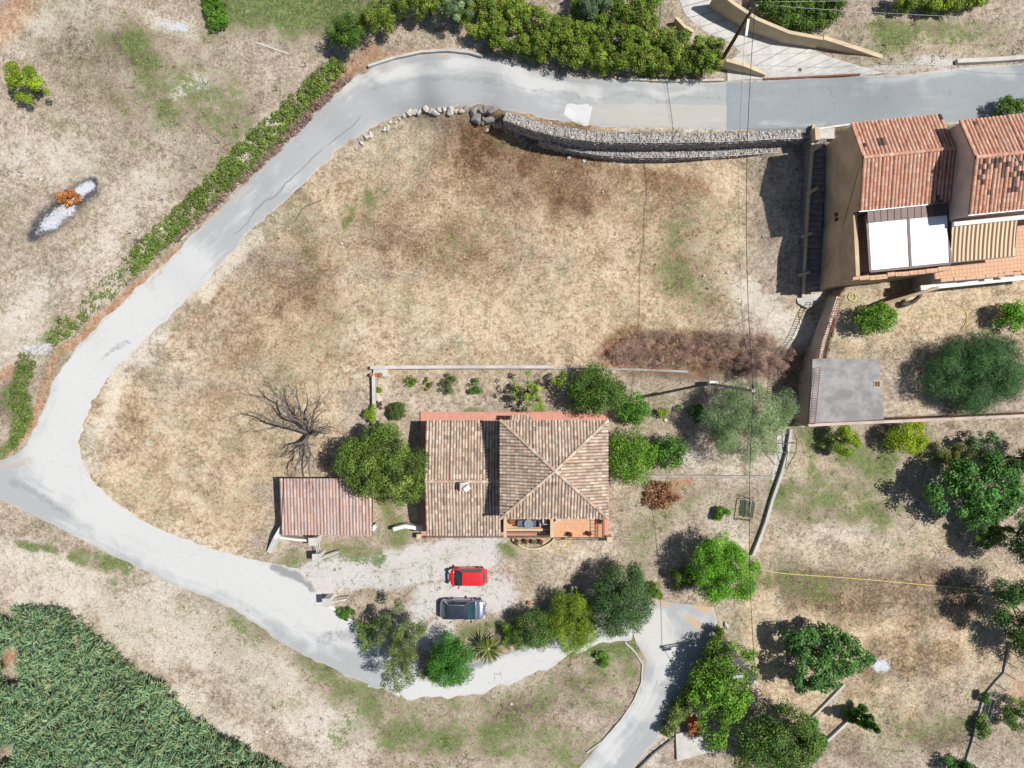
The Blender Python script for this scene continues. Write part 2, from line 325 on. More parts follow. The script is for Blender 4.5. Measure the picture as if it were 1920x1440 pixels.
def ground_material():
    n = NT('dry_grass_soil'); A = n.attr('MA'); B = n.attr('MB'); a = n.sep(A.outputs['Color']); b = n.sep(B.outputs['Color'])
    mul = lambda x, y: n.math('MULTIPLY', x, y); add = lambda x, y: n.math('ADD', x, y); c0 = lambda x: n.math('SUBTRACT', x, .5)
    F1 = n.noise(.55, 9, .72, dist=.5); F2 = n.noise(1.9, 8, .75, dist=.3); F3 = n.noise(.16, 5, .6); n3 = n.noise(4.5, 5, .72); n4 = n.noise(17, 3, .7); n6 = n.noise(7.5, 4, .6)
    cC = n.sep(n.attr('MC').outputs['Color']); gold_m = n.ramp(add(A.outputs['Alpha'], mul(c0(F1), 1.6)), .15, .9); pale_m = n.ramp(add(a[2], mul(c0(F2), 1.5)), .1, .9); dark_m = n.ramp(add(a[1], mul(c0(F2), 1.1)), .1, .9)
    v = add(add(mul(c0(F1), .9), mul(c0(F2), 1.5)), add(mul(c0(n3), 1.5), .47))
    v = add(v, add(mul(pale_m, .30), mul(dark_m, -.30)))
    v = add(v, mul(gold_m, .10))
    tan = cramp(n, v, [(0, (0.142,0.107,0.084)), (.25, (0.257,0.199,0.152)), (.48, (0.383,0.309,0.239)), (.70, (0.512,0.434,0.352)), (1, (0.645,0.583,0.505))])
    pink = cramp(n, v, [(0, (0.150,0.103,0.084)), (.25, (0.266,0.204,0.161)), (.48, (0.404,0.330,0.267)), (.70, (0.539,0.469,0.399)), (1, (0.669,0.622,0.560))])
    gold = cramp(n, v, [(0, (0.161,0.122,0.083)), (.25, (0.295,0.229,0.154)), (.48, (0.429,0.340,0.234)), (.70, (0.558,0.464,0.340)), (1, (0.661,0.583,0.466))])
    pink = n.mix(.25, pink, tan); k = n.mix(n.ramp(F3, .42, .62), tan, pink); k = n.mix(mul(gold_m, .85), k, gold)
    warm = cramp(n, v, [(0, (.15,.09,.05)), (.25, (.30,.205,.125)), (.48, (.475,.355,.23)), (.72, (.635,.51,.36)), (1, (.74,.66,.53))])
    k = n.mix(mul(n.ramp(add(cC[0], mul(c0(F1), .9)), .05, .7), .82), k, warm)
    brn = cramp(n, v, [(0, (.10,.055,.03)), (.3, (.215,.125,.07)), (.6, (.37,.235,.14)), (1, (.55,.41,.28))])
    k = n.mix(mul(n.ramp(add(cC[1], mul(c0(F2), 1.2)), .15, .9), .9), k, brn)
    k = n.mix(mul(pale_m, .35), k, (.60,.555,.49))
    rust = cramp(n, v, [(.1, (.24,.12,.08)), (.5, (.43,.25,.16)), (.9, (.60,.46,.34))])
    k = n.mix(n.ramp(add(B.outputs['Alpha'], mul(c0(F2), 1.2)), .3, .75), k, rust)
    grav = cramp(n, add(mul(c0(F2), 1.3), .5), [(.1, (.44,.41,.385)), (.5, (.55,.52,.50)), (.9, (.63,.605,.59))])
    gm = n.ramp(add(b[0], mul(c0(F2), 1.6)), .3, .8); k = n.mix(gm, k, grav)
    k = n.mix(mul(n.ramp(add(n.noise(.11, 6, .65), mul(c0(F2), .5)), .50, .66), .5), k, cramp(n, v, [(.1, (.10,.095,.05)), (.5, (.26,.24,.15)), (.9, (.46,.43,.31))]))
    # green: dense where painted, thin speckle elsewhere
    gv = add(add(mul(a[0], .92), mul(c0(F2), 3.0)), mul(c0(n3), 1.9)); gcol = cramp(n, add(mul(c0(n3), 1.6), mul(F2, 1.)), [(.2, (.05,.085,.025)), (.5, (.115,.165,.045)), (.85, (.25,.29,.11))])
    k = n.mix(mul(n.ramp(gv, .32, .82), .92), k, gcol)
    k = n.mix(mul(n.ramp(mul(n.noise(.45, 5), n.noise(3.5, 5, .7)), .29, .36), .55), k, (.19,.19,.095))
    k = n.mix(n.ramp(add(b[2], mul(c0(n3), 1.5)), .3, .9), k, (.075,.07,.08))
    k = n.mix(n.ramp(add(b[1], mul(c0(n3), 2.6)), .35, 1.1), k, (.56,.57,.62))
    # pebbles, straw grain and dark specks
    damp = n.ramp(gm, 0, 1, 1, .35)
    k = n.mix(mul(mul(n.ramp(n6, .60, .72), .55), damp), k, (.14,.10,.07))
    g = add(1, mul(mul(c0(n4), 1.5), damp))
    k = n.mix(1, k, n.t_rgb(g), 'MULTIPLY')
    pv = n.t.nodes.new('ShaderNodeTexVoronoi'); n.t.links.new(n.geo.outputs['Position'], pv.inputs['Vector']); pv.inputs['Scale'].default_value = 2.6
    k = n.mix(mul(n.math('LESS_THAN', pv.outputs['Distance'], .10), n.ramp(F2, .52, .6)), k, (.66,.62,.57))
    n.bump(add(mul(n3, .6), mul(n4, .4)), .75, .10)
    return n.col(k, .97, .1)
def t_rgb(s, v):
    c = s.t.nodes.new('ShaderNodeCombineColor')
    for i in range(3): s.t.links.new(v, c.inputs[i])
    return c.outputs[0]
NT.t_rgb = t_rgb
M['ground'] = ground_material()
ground = np_mesh('ground', V, F, M['ground'], None, mA, colname='MA', extra={'MB': mB, 'MC': mC}, smooth=True)
# alpha channels carry the fourth masks
for nm, mm in (('MA', mA), ('MB', mB)):
    ground.data.color_attributes[nm].data.foreach_set('color', np.ascontiguousarray(mm, np.float32).ravel())
tag(ground, kind='structure')

# ============================================================= ROADS
def a_u(n, ex): return ex.outputs[2]
def asphalt(name, gray, pale, bias, cracks=.38):
    n = NT(name); A = n.attr('MA').outputs['Color']; a = n.sep(A)
    n1 = n.noise(.35, 5, .6, dist=.8); n2 = n.noise(2.2, 5, .7); n3 = n.noise(26, 3, .7)
    v = n.math('ADD', a[0], n.math('MULTIPLY', n.math('SUBTRACT', n1, .5), 2.0))
    v = n.math('ADD', v, n.math('MULTIPLY', n.math('SUBTRACT', n2, .5), .5))
    U_ = n.attr('UVR').outputs['Vector']; st = n.noise(1., 5, .6, U_); v = n.math('ADD', v, n.math('MULTIPLY', n.math('SUBTRACT', st, .5), 1.7))
    k = n.mix(n.ramp(v, bias-.5, bias+.6), gray, pale)
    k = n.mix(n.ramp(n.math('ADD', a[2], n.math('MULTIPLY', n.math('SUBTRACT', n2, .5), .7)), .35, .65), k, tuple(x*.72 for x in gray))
    k = n.mix(n.ramp(n.math('ADD', a[1], n.math('MULTIPLY', n.math('SUBTRACT', n2, .5), 1.2)), .35, .7), k, (.50,.37,.26))
    ex = n.t.nodes.new('ShaderNodeSeparateXYZ'); n.t.links.new(n.attr('UVR').outputs['Vector'], ex.inputs[0])
    ed = n.math('ADD', n.math('ABSOLUTE', n.math('SUBTRACT', a_u(n, ex), .5)), n.math('MULTIPLY', n.math('SUBTRACT', n2, .5), .16))
    k = n.mix(n.math('MULTIPLY', n.ramp(ed, .45, .51), .75 if cracks else 0.), k, (.54,.49,.42))
    k = n.mix(n.math('MULTIPLY', n.ramp(n2, .52, .72), .22), k, tuple(x*.7 for x in pale))
    if cracks:
        vo = n.t.nodes.new('ShaderNodeTexVoronoi'); vo.feature = 'DISTANCE_TO_EDGE'; vo.inputs['Scale'].default_value = .33
        mp = n.t.nodes.new('ShaderNodeVectorMath'); mp.operation = 'MULTIPLY_ADD'
        nz = n.t.nodes.new('ShaderNodeTexNoise'); nz.inputs['Scale'].default_value = .9; nz.inputs['Detail'].default_value = 5; n.t.links.new(n.geo.outputs['Position'], nz.inputs['Vector'])
        n.t.links.new(nz.outputs['Color'], mp.inputs[0]); mp.inputs[1].default_value = (2.6,2.6,0); n.t.links.new(n.geo.outputs['Position'], mp.inputs[2])
        n.t.links.new(mp.outputs[0], vo.inputs['Vector'])
        cr = n.math('MULTIPLY', n.ramp(vo.outputs['Distance'], .004, .012, 1, 0), n.ramp(n.noise(.3, 2), .52, .68))
        k = n.mix(n.math('MULTIPLY', cr, cracks), k, (.10,.10,.09))
    k = n.mix(1, k, n.t_rgb(n.ramp(n3, .25, .75, .86, 1.12)), 'MULTIPLY')
    n.bump(n3, .35, .02)
    return n.col(k, .9, .25)
M['road'] = asphalt('asphalt', (.365,.375,.38), (.55,.55,.54), .5)
M['road2'] = asphalt('newer_asphalt', (.27,.295,.31), (.42,.43,.43), .55, .3)
M['slab'] = asphalt('concrete_slab', (.44,.42,.39), (.54,.525,.50), .5, .7)
def drive_mat():
    n = NT('scored_concrete'); v = n.t.nodes.new('ShaderNodeSeparateXYZ'); n.t.links.new(n.attr('UVR').outputs['Vector'], v.inputs[0])
    ln = n.math('LESS_THAN', n.math('FRACT', n.math('MULTIPLY', v.outputs[1], 8.2)), .075)
    k = n.mix(n.ramp(n.noise(.9, 5), .35, .65), (.50,.49,.46), (.60,.585,.55)); k = n.mix(n.math('MULTIPLY', n.ramp(n.noise(3, 5), .5, .7), .3), k, (.36,.34,.31))
    k = n.mix(n.math('MULTIPLY', ln, .75), k, (.20,.20,.20)); n.bump(n.noise(20, 3), .3, .02); return n.col(k, .95, .15)
M['scored'] = drive_mat()
M['patch'] = asphalt('white_repair', (.62,.62,.61), (.70,.70,.69), .4, 0)
RPALE = line([(350,500),(300,560),(200,660),(130,760),(90,860),(200,960),(330,1030),(480,1090),(620,1150)],95,1.3)+line([(660,160),(760,125),(880,122),(1000,150),(1110,172)],26,.85)+line([(1110,172),(1340,176)],12,.5)+line([(760,1295),(900,1280),(1040,1225),(1180,1170)],48,1.5)+\
 [(1220,1170,1240,1230,50,1.1),(1240,1260,1180,1360,34,.8),(1170,1360,1110,1440,34,.95),(1640,145,1900,130,22,.9),(1740,170,1730,150,26,.6),(1600,175,1660,160,26,.45),(1430,235,1540,232,10,.8),(1280,1150,1310,1170,20,.5)]
RSOIL = line([(1130,152),(1000,128),(900,105),(800,104),(730,118),(660,160),(590,225),(470,335),(330,480),(200,600),(110,690),(70,800)],9,.45)+line([(1270,250),(1440,252)],8,.5)+[(1290,1160,1310,1180,14,1.),(1300,1130,1330,1150,14,.9),(1230,1125,1250,1135,14,.9),(0,880,60,870,20,.5)]
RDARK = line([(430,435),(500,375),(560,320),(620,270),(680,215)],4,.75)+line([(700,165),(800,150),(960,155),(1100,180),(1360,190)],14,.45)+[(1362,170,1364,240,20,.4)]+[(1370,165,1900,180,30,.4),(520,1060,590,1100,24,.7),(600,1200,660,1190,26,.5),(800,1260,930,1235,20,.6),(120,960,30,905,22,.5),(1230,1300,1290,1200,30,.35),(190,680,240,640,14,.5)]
def ribbon(name, secs, mat, dz, na=20, step=.35, rag=.10, seed=1):
    S = []
    for i in range(len(secs)-1):
        (a, b, c, d), (e, f, g, h) = secs[i], secs[i+1]
        m = max(2, int(max(math.hypot(e-a, f-b), math.hypot(g-c, h-d))*.05/step))
        for k in range(m): q = k/m; S.append((a+(e-a)*q, b+(f-b)*q, c+(g-c)*q, d+(h-d)*q))
    S.append(secs[-1]); S = np.array(S, float)
    for _ in range(3): S[1:-1] = (S[:-2]+2*S[1:-1]+S[2:])/4          # round the corners off
    O = np.array([G(a, b).to_tuple()[:2] for a, b, _, _ in S]); I = np.array([G(c, d).to_tuple()[:2] for _, _, c, d in S])
    r = np.random.RandomState(seed)
    def jit(n): 
        e = r.normal(0, 1, n); e = np.convolve(e, [.2,.6,1,.6,.2], 'same'); return e*rag*.6
    wd = np.linalg.norm(O-I, axis=1, keepdims=True)+1e-6; u = (O-I)/wd
    O = O+u*jit(len(O))[:, None]; I = I-u*jit(len(I))[:, None]
    q = np.linspace(0, 1, na)[None, :, None]; P = I[:, None]*(1-q)+O[:, None]*q
    Z = T(P[..., 0], P[..., 1])+dz
    Z[:, 0] -= dz*.8; Z[:, -1] -= dz*.8
    V = np.concatenate([P, Z[..., None]], -1).reshape(-1, 3); n = len(S); ix = np.arange(n*na).reshape(n, na)
    F = np.stack([ix[:-1,:-1], ix[1:,:-1], ix[1:,1:], ix[:-1,1:]], -1).reshape(-1, 4)
    a = V[F[0]]
    if np.cross(a[1]-a[0], a[2]-a[0])[2] < 0: F = F[:, ::-1]
    x, y = PX(V[:,0], V[:,1], V[:,2]); dl = np.concatenate([[0], np.cumsum(np.linalg.norm(np.diff((O+I)/2, axis=0), axis=1))])
    uv = np.stack([np.repeat(q[...,0], n, 0)*6.5+seed*9, np.repeat(dl[:, None], na, 1)*.11, np.repeat(q[...,0], n, 0)], -1).reshape(-1, 3)
    col = np.stack([caps(x, y, RPALE, .6), caps(x, y, RSOIL, .35), caps(x, y, RDARK, .5)], -1)
    return tag(np_mesh(name, V, F, mat, None, col, colname='MA', smooth=True, extra={'UVR': uv}), kind='structure')
ROAD_N = [(2000,112,2000,214),(1900,120,1900,222),(1800,127,1790,232),(1700,140,1700,238),(1640,142,1640,240),(1560,141,1540,243),(1440,150,1440,249),(1362,152,1362,246)]
ROAD_A = [(1364,152,1364,246),(1300,155,1300,243),(1200,153,1200,240),(1110,147,1100,237),(1040,134,1020,222),(990,122,960,207),(940,110,915,199),(880,99,870,198),(810,98,820,203),(750,106,775,210),(700,125,725,226),(655,153,680,250),
 (600,202,640,277),(540,262,590,326),(470,335,530,382),(400,402,470,432),(340,462,430,480),(290,510,385,530),(245,550,320,590),(195,597,270,640),(145,650,215,690),(100,712,180,742),(72,790,157,792),(40,848,148,830),(-20,872,152,855),(-90,885,160,875),(-90,900,170,893),(-40,925,185,912),
 (10,940,210,935),(70,970,250,965),(130,1000,290,988),(190,1032,340,1008),(260,1064,400,1030),(330,1100,460,1046),(400,1124,520,1058),(455,1154,562,1068),(520,1200,590,1100),(575,1232,620,1130),(630,1258,660,1165),(690,1284,700,1195),(750,1306,760,1220)]
ROAD_B = [(690,1283,705,1196),(750,1306,770,1228),(810,1311,820,1246),(870,1306,880,1243),(930,1294,940,1230),(980,1277,1000,1204),(1030,1250,1060,1183),(1080,1224,1110,1168),(1130,1204,1160,1152),(1185,1196,1195,1135)]
ROAD_C = [(1235,1126,1335,1138),(1215,1140,1345,1165),(1190,1160,1342,1192),(1205,1200,1325,1220),(1213,1235,1305,1255),(1206,1275,1284,1300),(1186,1320,1262,1340),(1158,1358,1232,1386),(1125,1396,1204,1420),(1085,1440,1180,1450),(1030,1510,1120,1520)]
ribbon('road', ROAD_N, M['road2'], .050, rag=.02, seed=1)
ribbon('road', ROAD_A, M['road'], .042, na=44, step=.25, rag=.09, seed=2)
ribbon('road', ROAD_B, M['road'], .050, rag=.22, seed=3)
ribbon('road', ROAD_C, M['road'], .058, rag=.06, seed=4)
ribbon('road_patch', [(1362,196,1362,244),(1300,193,1300,241),(1200,192,1200,239),(1140,193,1130,236),(1106,193,1092,233)], M['slab'], .066, 10, rag=.05, seed=5)
ribbon('road_patch', [(1112,196,1103,234),(1098,191,1090,232),(1066,192,1060,222),(1062,196,1056,216)], M['patch'], .072, 8, rag=.10, seed=6)
ribbon('road_patch', [(1180,1160,1192,1205),(1200,1136,1215,1240),(1240,1128,1222,1252),(1262,1158,1232,1250),(1266,1190,1240,1240)], M['slab'], .072, 10, rag=.08, seed=7)
ribbon('driveway', [(1640,128,1640,141),(1560,122,1560,143),(1500,110,1500,146),(1440,95,1440,149),(1400,90,1410,148),(1362,118,1364,152)], M['paleconc'], .062, 10, rag=0, seed=8)
ribbon('driveway', [(1660,138,1640,140),(1560,108,1480,140),(1500,85,1420,130),(1440,60,1370,80),(1400,35,1320,60),(1375,10,1285,30),(1360,-40,1270,-10)], M['scored'], .09, 14, rag=0, seed=9)
# ============================================================= ROOFS
TC_OLD = [(.64,.50,.39),(.57,.43,.32),(.50,.36,.27),(.68,.56,.45),(.58,.41,.31),(.45,.34,.27),(.64,.52,.42)]
TC_RED = [(.68,.34,.23),(.71,.39,.27),(.63,.30,.20),(.72,.44,.32),(.66,.37,.27)]
TC_SHED = [(.64,.44,.39),(.61,.41,.36),(.66,.49,.44),(.56,.45,.42),(.63,.42,.35)]
def tiles(name, O, U, S, width, length, parent, cols, pitch=.27, course=.38, vmax=None, vmin=None, seed=0, dark=None, step=.032, colvar=.12, h=.075, wear=None):
    """canal tiles: O eave corner, U unit vector along the eave, S unit vector up the slope; returns one mesh"""
    O, U, S = np.array(O, float), np.array(U, float), np.array(S, float); N = np.cross(U, S); N /= np.linalg.norm(N)
    if N[2] < 0: N = -N
    r = np.random.RandomState(seed); prof = [(-.50,.0),(-.36,.05),(-.28,.70),(-.10,1.),(.10,1.),(.28,.70),(.36,.05),(.50,0.)]
    V = []; F = []; Cc = []; P = len(prof); nc = int(round(width/pitch)); pitch = width/nc; cols = np.array(cols)
    for i in range(nc):
        uc = (i+.5)*pitch; off = course*.3+r.rand()*course*.16; tone = r.rand()
        nv = int(math.ceil(length/course))+1; wob = r.normal(0, .012)
        for j in range(nv):
            v0 = max(0, j*course-off); v1 = min(length, (j+1)*course-off)
            if v1 <= v0: continue
            u = np.array([uc+p*pitch*1.0 for p, _ in prof]); lift = np.array([q*h for _, q in prof])
            hi = np.full(P, length) if vmax is None else np.array([vmax(a) for a in u])
            lo = np.zeros(P) if vmin is None else np.array([vmin(a) for a in u])
            a = np.clip(v0, lo, hi); b = np.clip(v1, lo, hi)
            if np.max(b-a) < .01: continue
            base = len(V)*1; sh = r.normal(0, .006)
            for vv, st in ((a, step), (b, 0)):
                for k in range(P): V.append(O+U*(u[k]+sh+wob)+S*vv[k]+N*(lift[k]+(st if lift[k] > h*.5 else st*.5)))
            c = cols[r.randint(len(cols))]*(1+r.normal(0, colvar))
            if dark is not None:
                d = dark(uc, (v0+v1)/2, r)
                if d is not None: c = np.array(d)*(1+r.normal(0, .2))
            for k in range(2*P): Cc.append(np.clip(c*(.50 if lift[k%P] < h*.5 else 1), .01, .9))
            for k in range(P-1): F.append((base+k, base+k+1, base+P+k+1, base+P+k))
    return np_mesh(name, np.array(V), np.array(F), M['tile'], parent, np.array(Cc))
def ridge(name, A, B, parent, cols, r0=.13, seed=0, up=.05):
    A = Vector(A); B = Vector(B); L = (B-A).length; d = (B-A).normalized(); u = d.cross(Vector((0,0,1))).normalized(); n = u.cross(d)
    rr = np.random.RandomState(seed); V = []; F = []; Cc = []; k = max(1, int(L/.4))
    for i in range(k):
        b = len(V); c = np.array(cols[rr.randint(len(cols))])*(1.0+rr.normal(0, .1))
        for q, ra in ((i/k, r0*1.12), ((i+1.05)/k, r0*.95)):
            for s in range(7):
                a = math.pi*s/6; V.append(A+d*L*q+u*math.cos(a)*ra+n*(math.sin(a)*ra*.8+up)); Cc.append(np.clip(c, .01, .9))
        for s in range(6): F.append((b+s, b+s+1, b+8+s, b+7+s))
    return np_mesh(name, np.array([tuple(v) for v in V]), np.array(F), M['tile'], parent, np.array(Cc), smooth=True)
def slope_roof(name, parent, e1, e2, A, width, run, ze, zr, cols, **k):
    """one slope: eave corner A, e1 along eave, e2 horizontal towards the ridge"""
    S = Vector((e2[0]*run, e2[1]*run, zr-ze)); L = S.length
    return tiles(name, (A[0], A[1], ze), (e1[0], e1[1], 0), S/L, width, L, parent, cols, **k)
def deck(parent, pts, mat=None, th=.12, name='roof_deck'):
    """closed slab under the tiles: top polygon pts (3D), extruded down"""
    b = MB(); p = [Vector(q) for q in pts]; n = len(p)
    b.face([q-Vector((0,0,.03)) for q in p]); b.face([q-Vector((0,0,th)) for q in p][::-1])
    for k in range(n): b.face([p[k]-Vector((0,0,th)), p[(k+1)%n]-Vector((0,0,th)), p[(k+1)%n]-Vector((0,0,.03)), p[k]-Vector((0,0,.03))])
    return b.build(name, mat or M['wood'], parent)
def railing(name, pts, h, parent, mat, sp=.13, th=.02, label=None):
    b = MB()
    for a, c in zip(pts[:-1], pts[1:]):
        a = Vector(a); c = Vector(c); L = (c-a).length; n = max(1, int(L/sp))
        b.bar(a+Vector((0,0,h)), c+Vector((0,0,h)), .05, .04); b.bar(a+Vector((0,0,.08)), c+Vector((0,0,.08)), .035, .03)
        for k in range(n+1):
            p = a.lerp(c, k/n); b.bar(p+Vector((0,0,.08)), p+Vector((0,0,h)), th)
    return b.build(name, mat, parent)

# ------------------------------------------------------------- main house
hs = empty('stone_tiled_house', (0,-7.3,0), 0, 'detached house with weathered beige tile roofs, a hipped one beside a lower gabled one', 'house')
hs_o = hs.location
def P(o, par):                                                 # keep world position while parented to a translated/rotated empty
    bpy.context.view_layer.update(); o.matrix_parent_inverse = par.matrix_world.inverted(); return o
def rect(x0, y0, x1, y1): return [(x0,y0),(x1,y0),(x1,y1),(x0,y1)]
b = MB(); b.prism(rect(-7.25,-13.1,-1.05,-3.55), -.3, 3.25); b.prism(rect(-.95,-11.0,7.95,-3.45), -.3, 6.45)
for x in (-7.25, -1.6):
    b.face([(x,-3.55,3.25),(x,-13.1,3.25),(x,-8.52,4.55)])
P(b.build('wall', M['cream'], hs), hs)
b = MB(); b.prism(rect(-8.55,-14.25,9.0,-2.62), -.4, .32); P(b.build('patio', [M['patio']], hs, bevel=.01), hs)
# gabled roof
yN, yS, yR, xW, xE = -3.23, -13.50, -8.52, -7.62, -.98
ZE, ZR = 3.4, 4.65
P(deck(hs, [(xW,yS,ZE),(xE,yS,ZE),(xE,yR,ZR),(xW,yR,ZR)]), hs); P(deck(hs, [(xW,yR,ZR),(xE,yR,ZR),(xE,yN,ZE),(xW,yN,ZE)]), hs)
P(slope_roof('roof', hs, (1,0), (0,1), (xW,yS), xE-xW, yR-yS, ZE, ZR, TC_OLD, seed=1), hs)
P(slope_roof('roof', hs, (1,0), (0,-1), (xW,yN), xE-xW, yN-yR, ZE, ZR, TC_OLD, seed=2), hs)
P(ridge('ridge_tiles', (xW,yR,ZR), (xE,yR,ZR), hs, TC_OLD, seed=3), hs)
# hipped roof
hx0, hx1, hy0, hy1, ze, za = -1.0, 8.13, -11.4, -3.07, 6.6, 8.5
ax, ay = 3.52, -7.15
P(deck(hs, [(hx0,hy0,ze),(hx1,hy0,ze),(ax,ay,za)]), hs); P(deck(hs, [(hx1,hy0,ze),(hx1,hy1,ze),(ax,ay,za)]), hs)
P(deck(hs, [(hx1,hy1,ze),(hx0,hy1,ze),(ax,ay,za)]), hs); P(deck(hs, [(hx0,hy1,ze),(hx0,hy0,ze),(ax,ay,za)]), hs)
def hip(A, e1, e2, wd, run, seed):
    L = math.hypot(run, za-ze); S = Vector((e2[0]*run, e2[1]*run, za-ze))/L
    return P(tiles('roof', (A[0], A[1], ze), (e1[0], e1[1], 0), S, wd, L, hs, TC_OLD, seed=seed, vmax=lambda u: L*max(0, 1-abs(u-wd/2)/(wd/2))), hs)
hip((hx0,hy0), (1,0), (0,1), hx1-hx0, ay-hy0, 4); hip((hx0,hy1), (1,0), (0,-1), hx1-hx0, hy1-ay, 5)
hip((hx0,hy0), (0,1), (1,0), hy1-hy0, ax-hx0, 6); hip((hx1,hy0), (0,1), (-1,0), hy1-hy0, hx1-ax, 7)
for i, (x, y) in enumerate(((hx0,hy0),(hx1,hy0),(hx1,hy1),(hx0,hy1))):
    P(ridge('ridge_tiles', (x,y,ze+.02), (ax,ay,za+.02), hs, TC_OLD, seed=10+i), hs)
# small lean-to tile strip over the north door
q0, q1 = W(958,790,3.0), W(997,778,2.7)
P(slope_roof('roof', hs, (1,0), (0,-1), (q0.x,q1.y), q1.x-q0.x, .7, 2.75, 3.0, TC_OLD, seed=17, pitch=.25), hs)
# chimney on the gable roof with its white cowl
cq = W(874,912,5.1)
b = MB(); b.box((cq.x-.15,cq.y+.05,4.75), (.62,.55,1.5)); b.box((cq.x-.15,cq.y+.05,5.53), (.74,.67,.07)); ch = P(b.build('chimney', M['render2'], hs), hs)
b = MB(); b.box((cq.x+.12,cq.y-.1,5.78), (.55,.42,.10), R(38)); b.cyl((cq.x+.05,cq.y-.05,5.5), .09, .28, 10); b.box((cq.x-.1,cq.y+.33,5.62), (.62,.12,.05), R(8))
b.build('chimney_cowl', M['white'], ch)
# south terrace (first-floor deck) and sunken porch
tz = 2.3
b = MB(); b.prism(rect(3.62,-13.95,8.3,-11.02), .33, tz); P(b.build('terrace', [M['terrace']], hs), hs)
b = MB(); b.prism(rect(-.72,-13.72,3.60,-11.02), .33, .95); P(b.build('terrace', [M['terrace']], hs), hs)
b = MB(); b.box((-.62,-12.5,1.7), (.26,2.55,2.7)); b.box((3.62,-12.6,1.4), (.30,2.7,1.9+.02)); b.box((1.45,-13.42,.95+.12), (4.05,.22,.3)); P(b.build('parapet', M['cream'], hs), hs)
P(railing('railing', [(-.45,-13.62,.96),(3.45,-13.62,.96)], .8, hs, M['darkmetal'], .16, .025), hs)
P(railing('railing', [(-8.35,-14.16,.33),(8.55,-14.16,.33)], .85, hs, M['rail'], .15, .03), hs)
P(railing('railing', [(7.55,-11.1,tz),(7.55,-13.9,tz)], .85, hs, M['rail'], .3, .03), hs)
P(railing('railing', [(8.24,-11.1,tz),(8.24,-13.9,tz),(3.9,-13.9,tz)], .85, hs, M['darkmetal'], .15, .025), hs)
for c_, d_ in (((9.0,-14.35,.6), (.5,.5,1.2)), ((-8.6,-14.1,.5), (.45,.45,1.0)), ((5.3,-14.36,.25), (.8,.3,.5))): P(MB().box(c_, d_).build('pillar', M['cream'], hs, bevel=.02), hs)
# windows and doors
for (x, y, z, dx, dz, ns) in ((-5.5,-3.55,1.7,1.1,1.2,1),(-3,-3.55,1.4,.9,2.1,1),(1.2,-3.45,1.7,1.1,1.2,1),(5.6,-3.45,1.7,1.1,1.2,1),(5.6,-3.45,4.3,1.1,1.2,1),(1.2,-3.45,4.3,1.1,1.2,1),(-5.2,-13.1,1.7,1.3,1.2,-1),(-3.0,-13.1,1.4,.95,2.1,-1),(5.6,-11.0,3.6,1.5,2.1,-1),(1.6,-11.0,2.0,1.4,2.1,-1),(1.6,-11.0,4.4,1.1,1.1,-1)):
    b = MB(); b.box((x,y+ns*.02,z), (dx+.16,.10,dz+.16)); f = P(b.build('window', M['wood'], hs), hs)
    b = MB(); b.box((x,y+ns*.08,z), (dx-.06,.03,dz-.06)); g = b.build('pane', M['glass'], f)
for y, z in ((-5.5,1.7),(-10.5,1.7)):
    b = MB(); b.box((-7.27,y,z), (.10,1.2,1.3)); f = P(b.build('window', M['wood'], hs), hs); b = MB(); b.box((-7.33,y,z), (.03,1.0,1.1)); g = b.build('pane', M['glass'], f)

# things on the porch and terrace
def chair(x, y, z, rz, mat, label, wide=.6):
    e = empty('lounge_chair', (x,y,z), rz, label, 'chair', 'cushioned chairs on the lower porch')
    b = MB(); b.box((0,0,.38), (wide,.62,.14)); b.build('seat', mat, e, bevel=.03)
    b = MB(); b.box((0,.30,.62), (wide,.12,.5)); b.build('backrest', mat, e, bevel=.03)
    for sx in (-1,1): b = MB(); b.box((sx*wide/2,0,.52), (.07,.62,.08)); b.build('armrest', M['darkmetal'], e)
    for sx in (-1,1):
        for sy in (-1,1): b = MB(); b.box((sx*(wide/2-.03),sy*.26,.155), (.05,.05,.31)); b.build('leg', M['darkmetal'], e)
    return e
M['bluecush'] = plain('blue_grey_cushion', (.12,.16,.22), .9, .1, var=.2)
M['whitecush'] = plain('white_cushion', (.6,.6,.62), .9, .1, var=.1)
chair(.85,-12.8,.95,R(90),M['bluecush'],'blue grey cushioned chair at the left of the round porch table')
chair(2.2,-12.8,.95,R(-90),M['bluecush'],'pale cushioned chair at the right of the round porch table')
def round_table(x, y, z, r, mat, label, name='round_table', h=.72):
    e = empty(name, (x,y,z), 0, label, 'table')
    b = MB(); b.cyl((0,0,h-.04), r, .04, 24); b.build('tabletop', mat, e)
    b = MB(); b.cyl((0,0,0), .05, h-.04, 10); b.cyl((0,0,0), r*.5, .03, 16); b.build('leg', M['darkmetal'], e)
    return e
M['greytop'] = plain('grey_table_top', (.22,.27,.32), .4, .5, var=.3, scale=6)
M['wicker'] = plain('brown_wicker', (.30,.14,.08), .9, .1, var=.4, scale=10)
round_table(1.52,-12.8,.95,.42,M['greytop'],'round grey table between the two cushioned chairs on the porch')
e = empty('wicker_stool', (.12,-12.6,.95), 0, 'round brown wicker stool at the left end of the porch', 'stool')
b = MB(); b.cyl((0,0,0), .26, .4, 16, .32); b.build('stool_body', M['wicker'], e); b = MB(); b.cyl((0,0,.4), .34, .07, 16); b.build('cushion', M['whitecush'] if False else M['wicker'], e)
o = empty('white_chair', (3.02,-12.6,.95), R(180), 'small white chair at the right end of the lower porch', 'chair')
b = MB(); b.box((0,0,.43), (.42,.42,.05)); b.build('seat', M['whitecush'], o); b = MB(); b.box((0,.2,.7), (.42,.05,.45)); b.build('backrest', M['whitecush'], o)
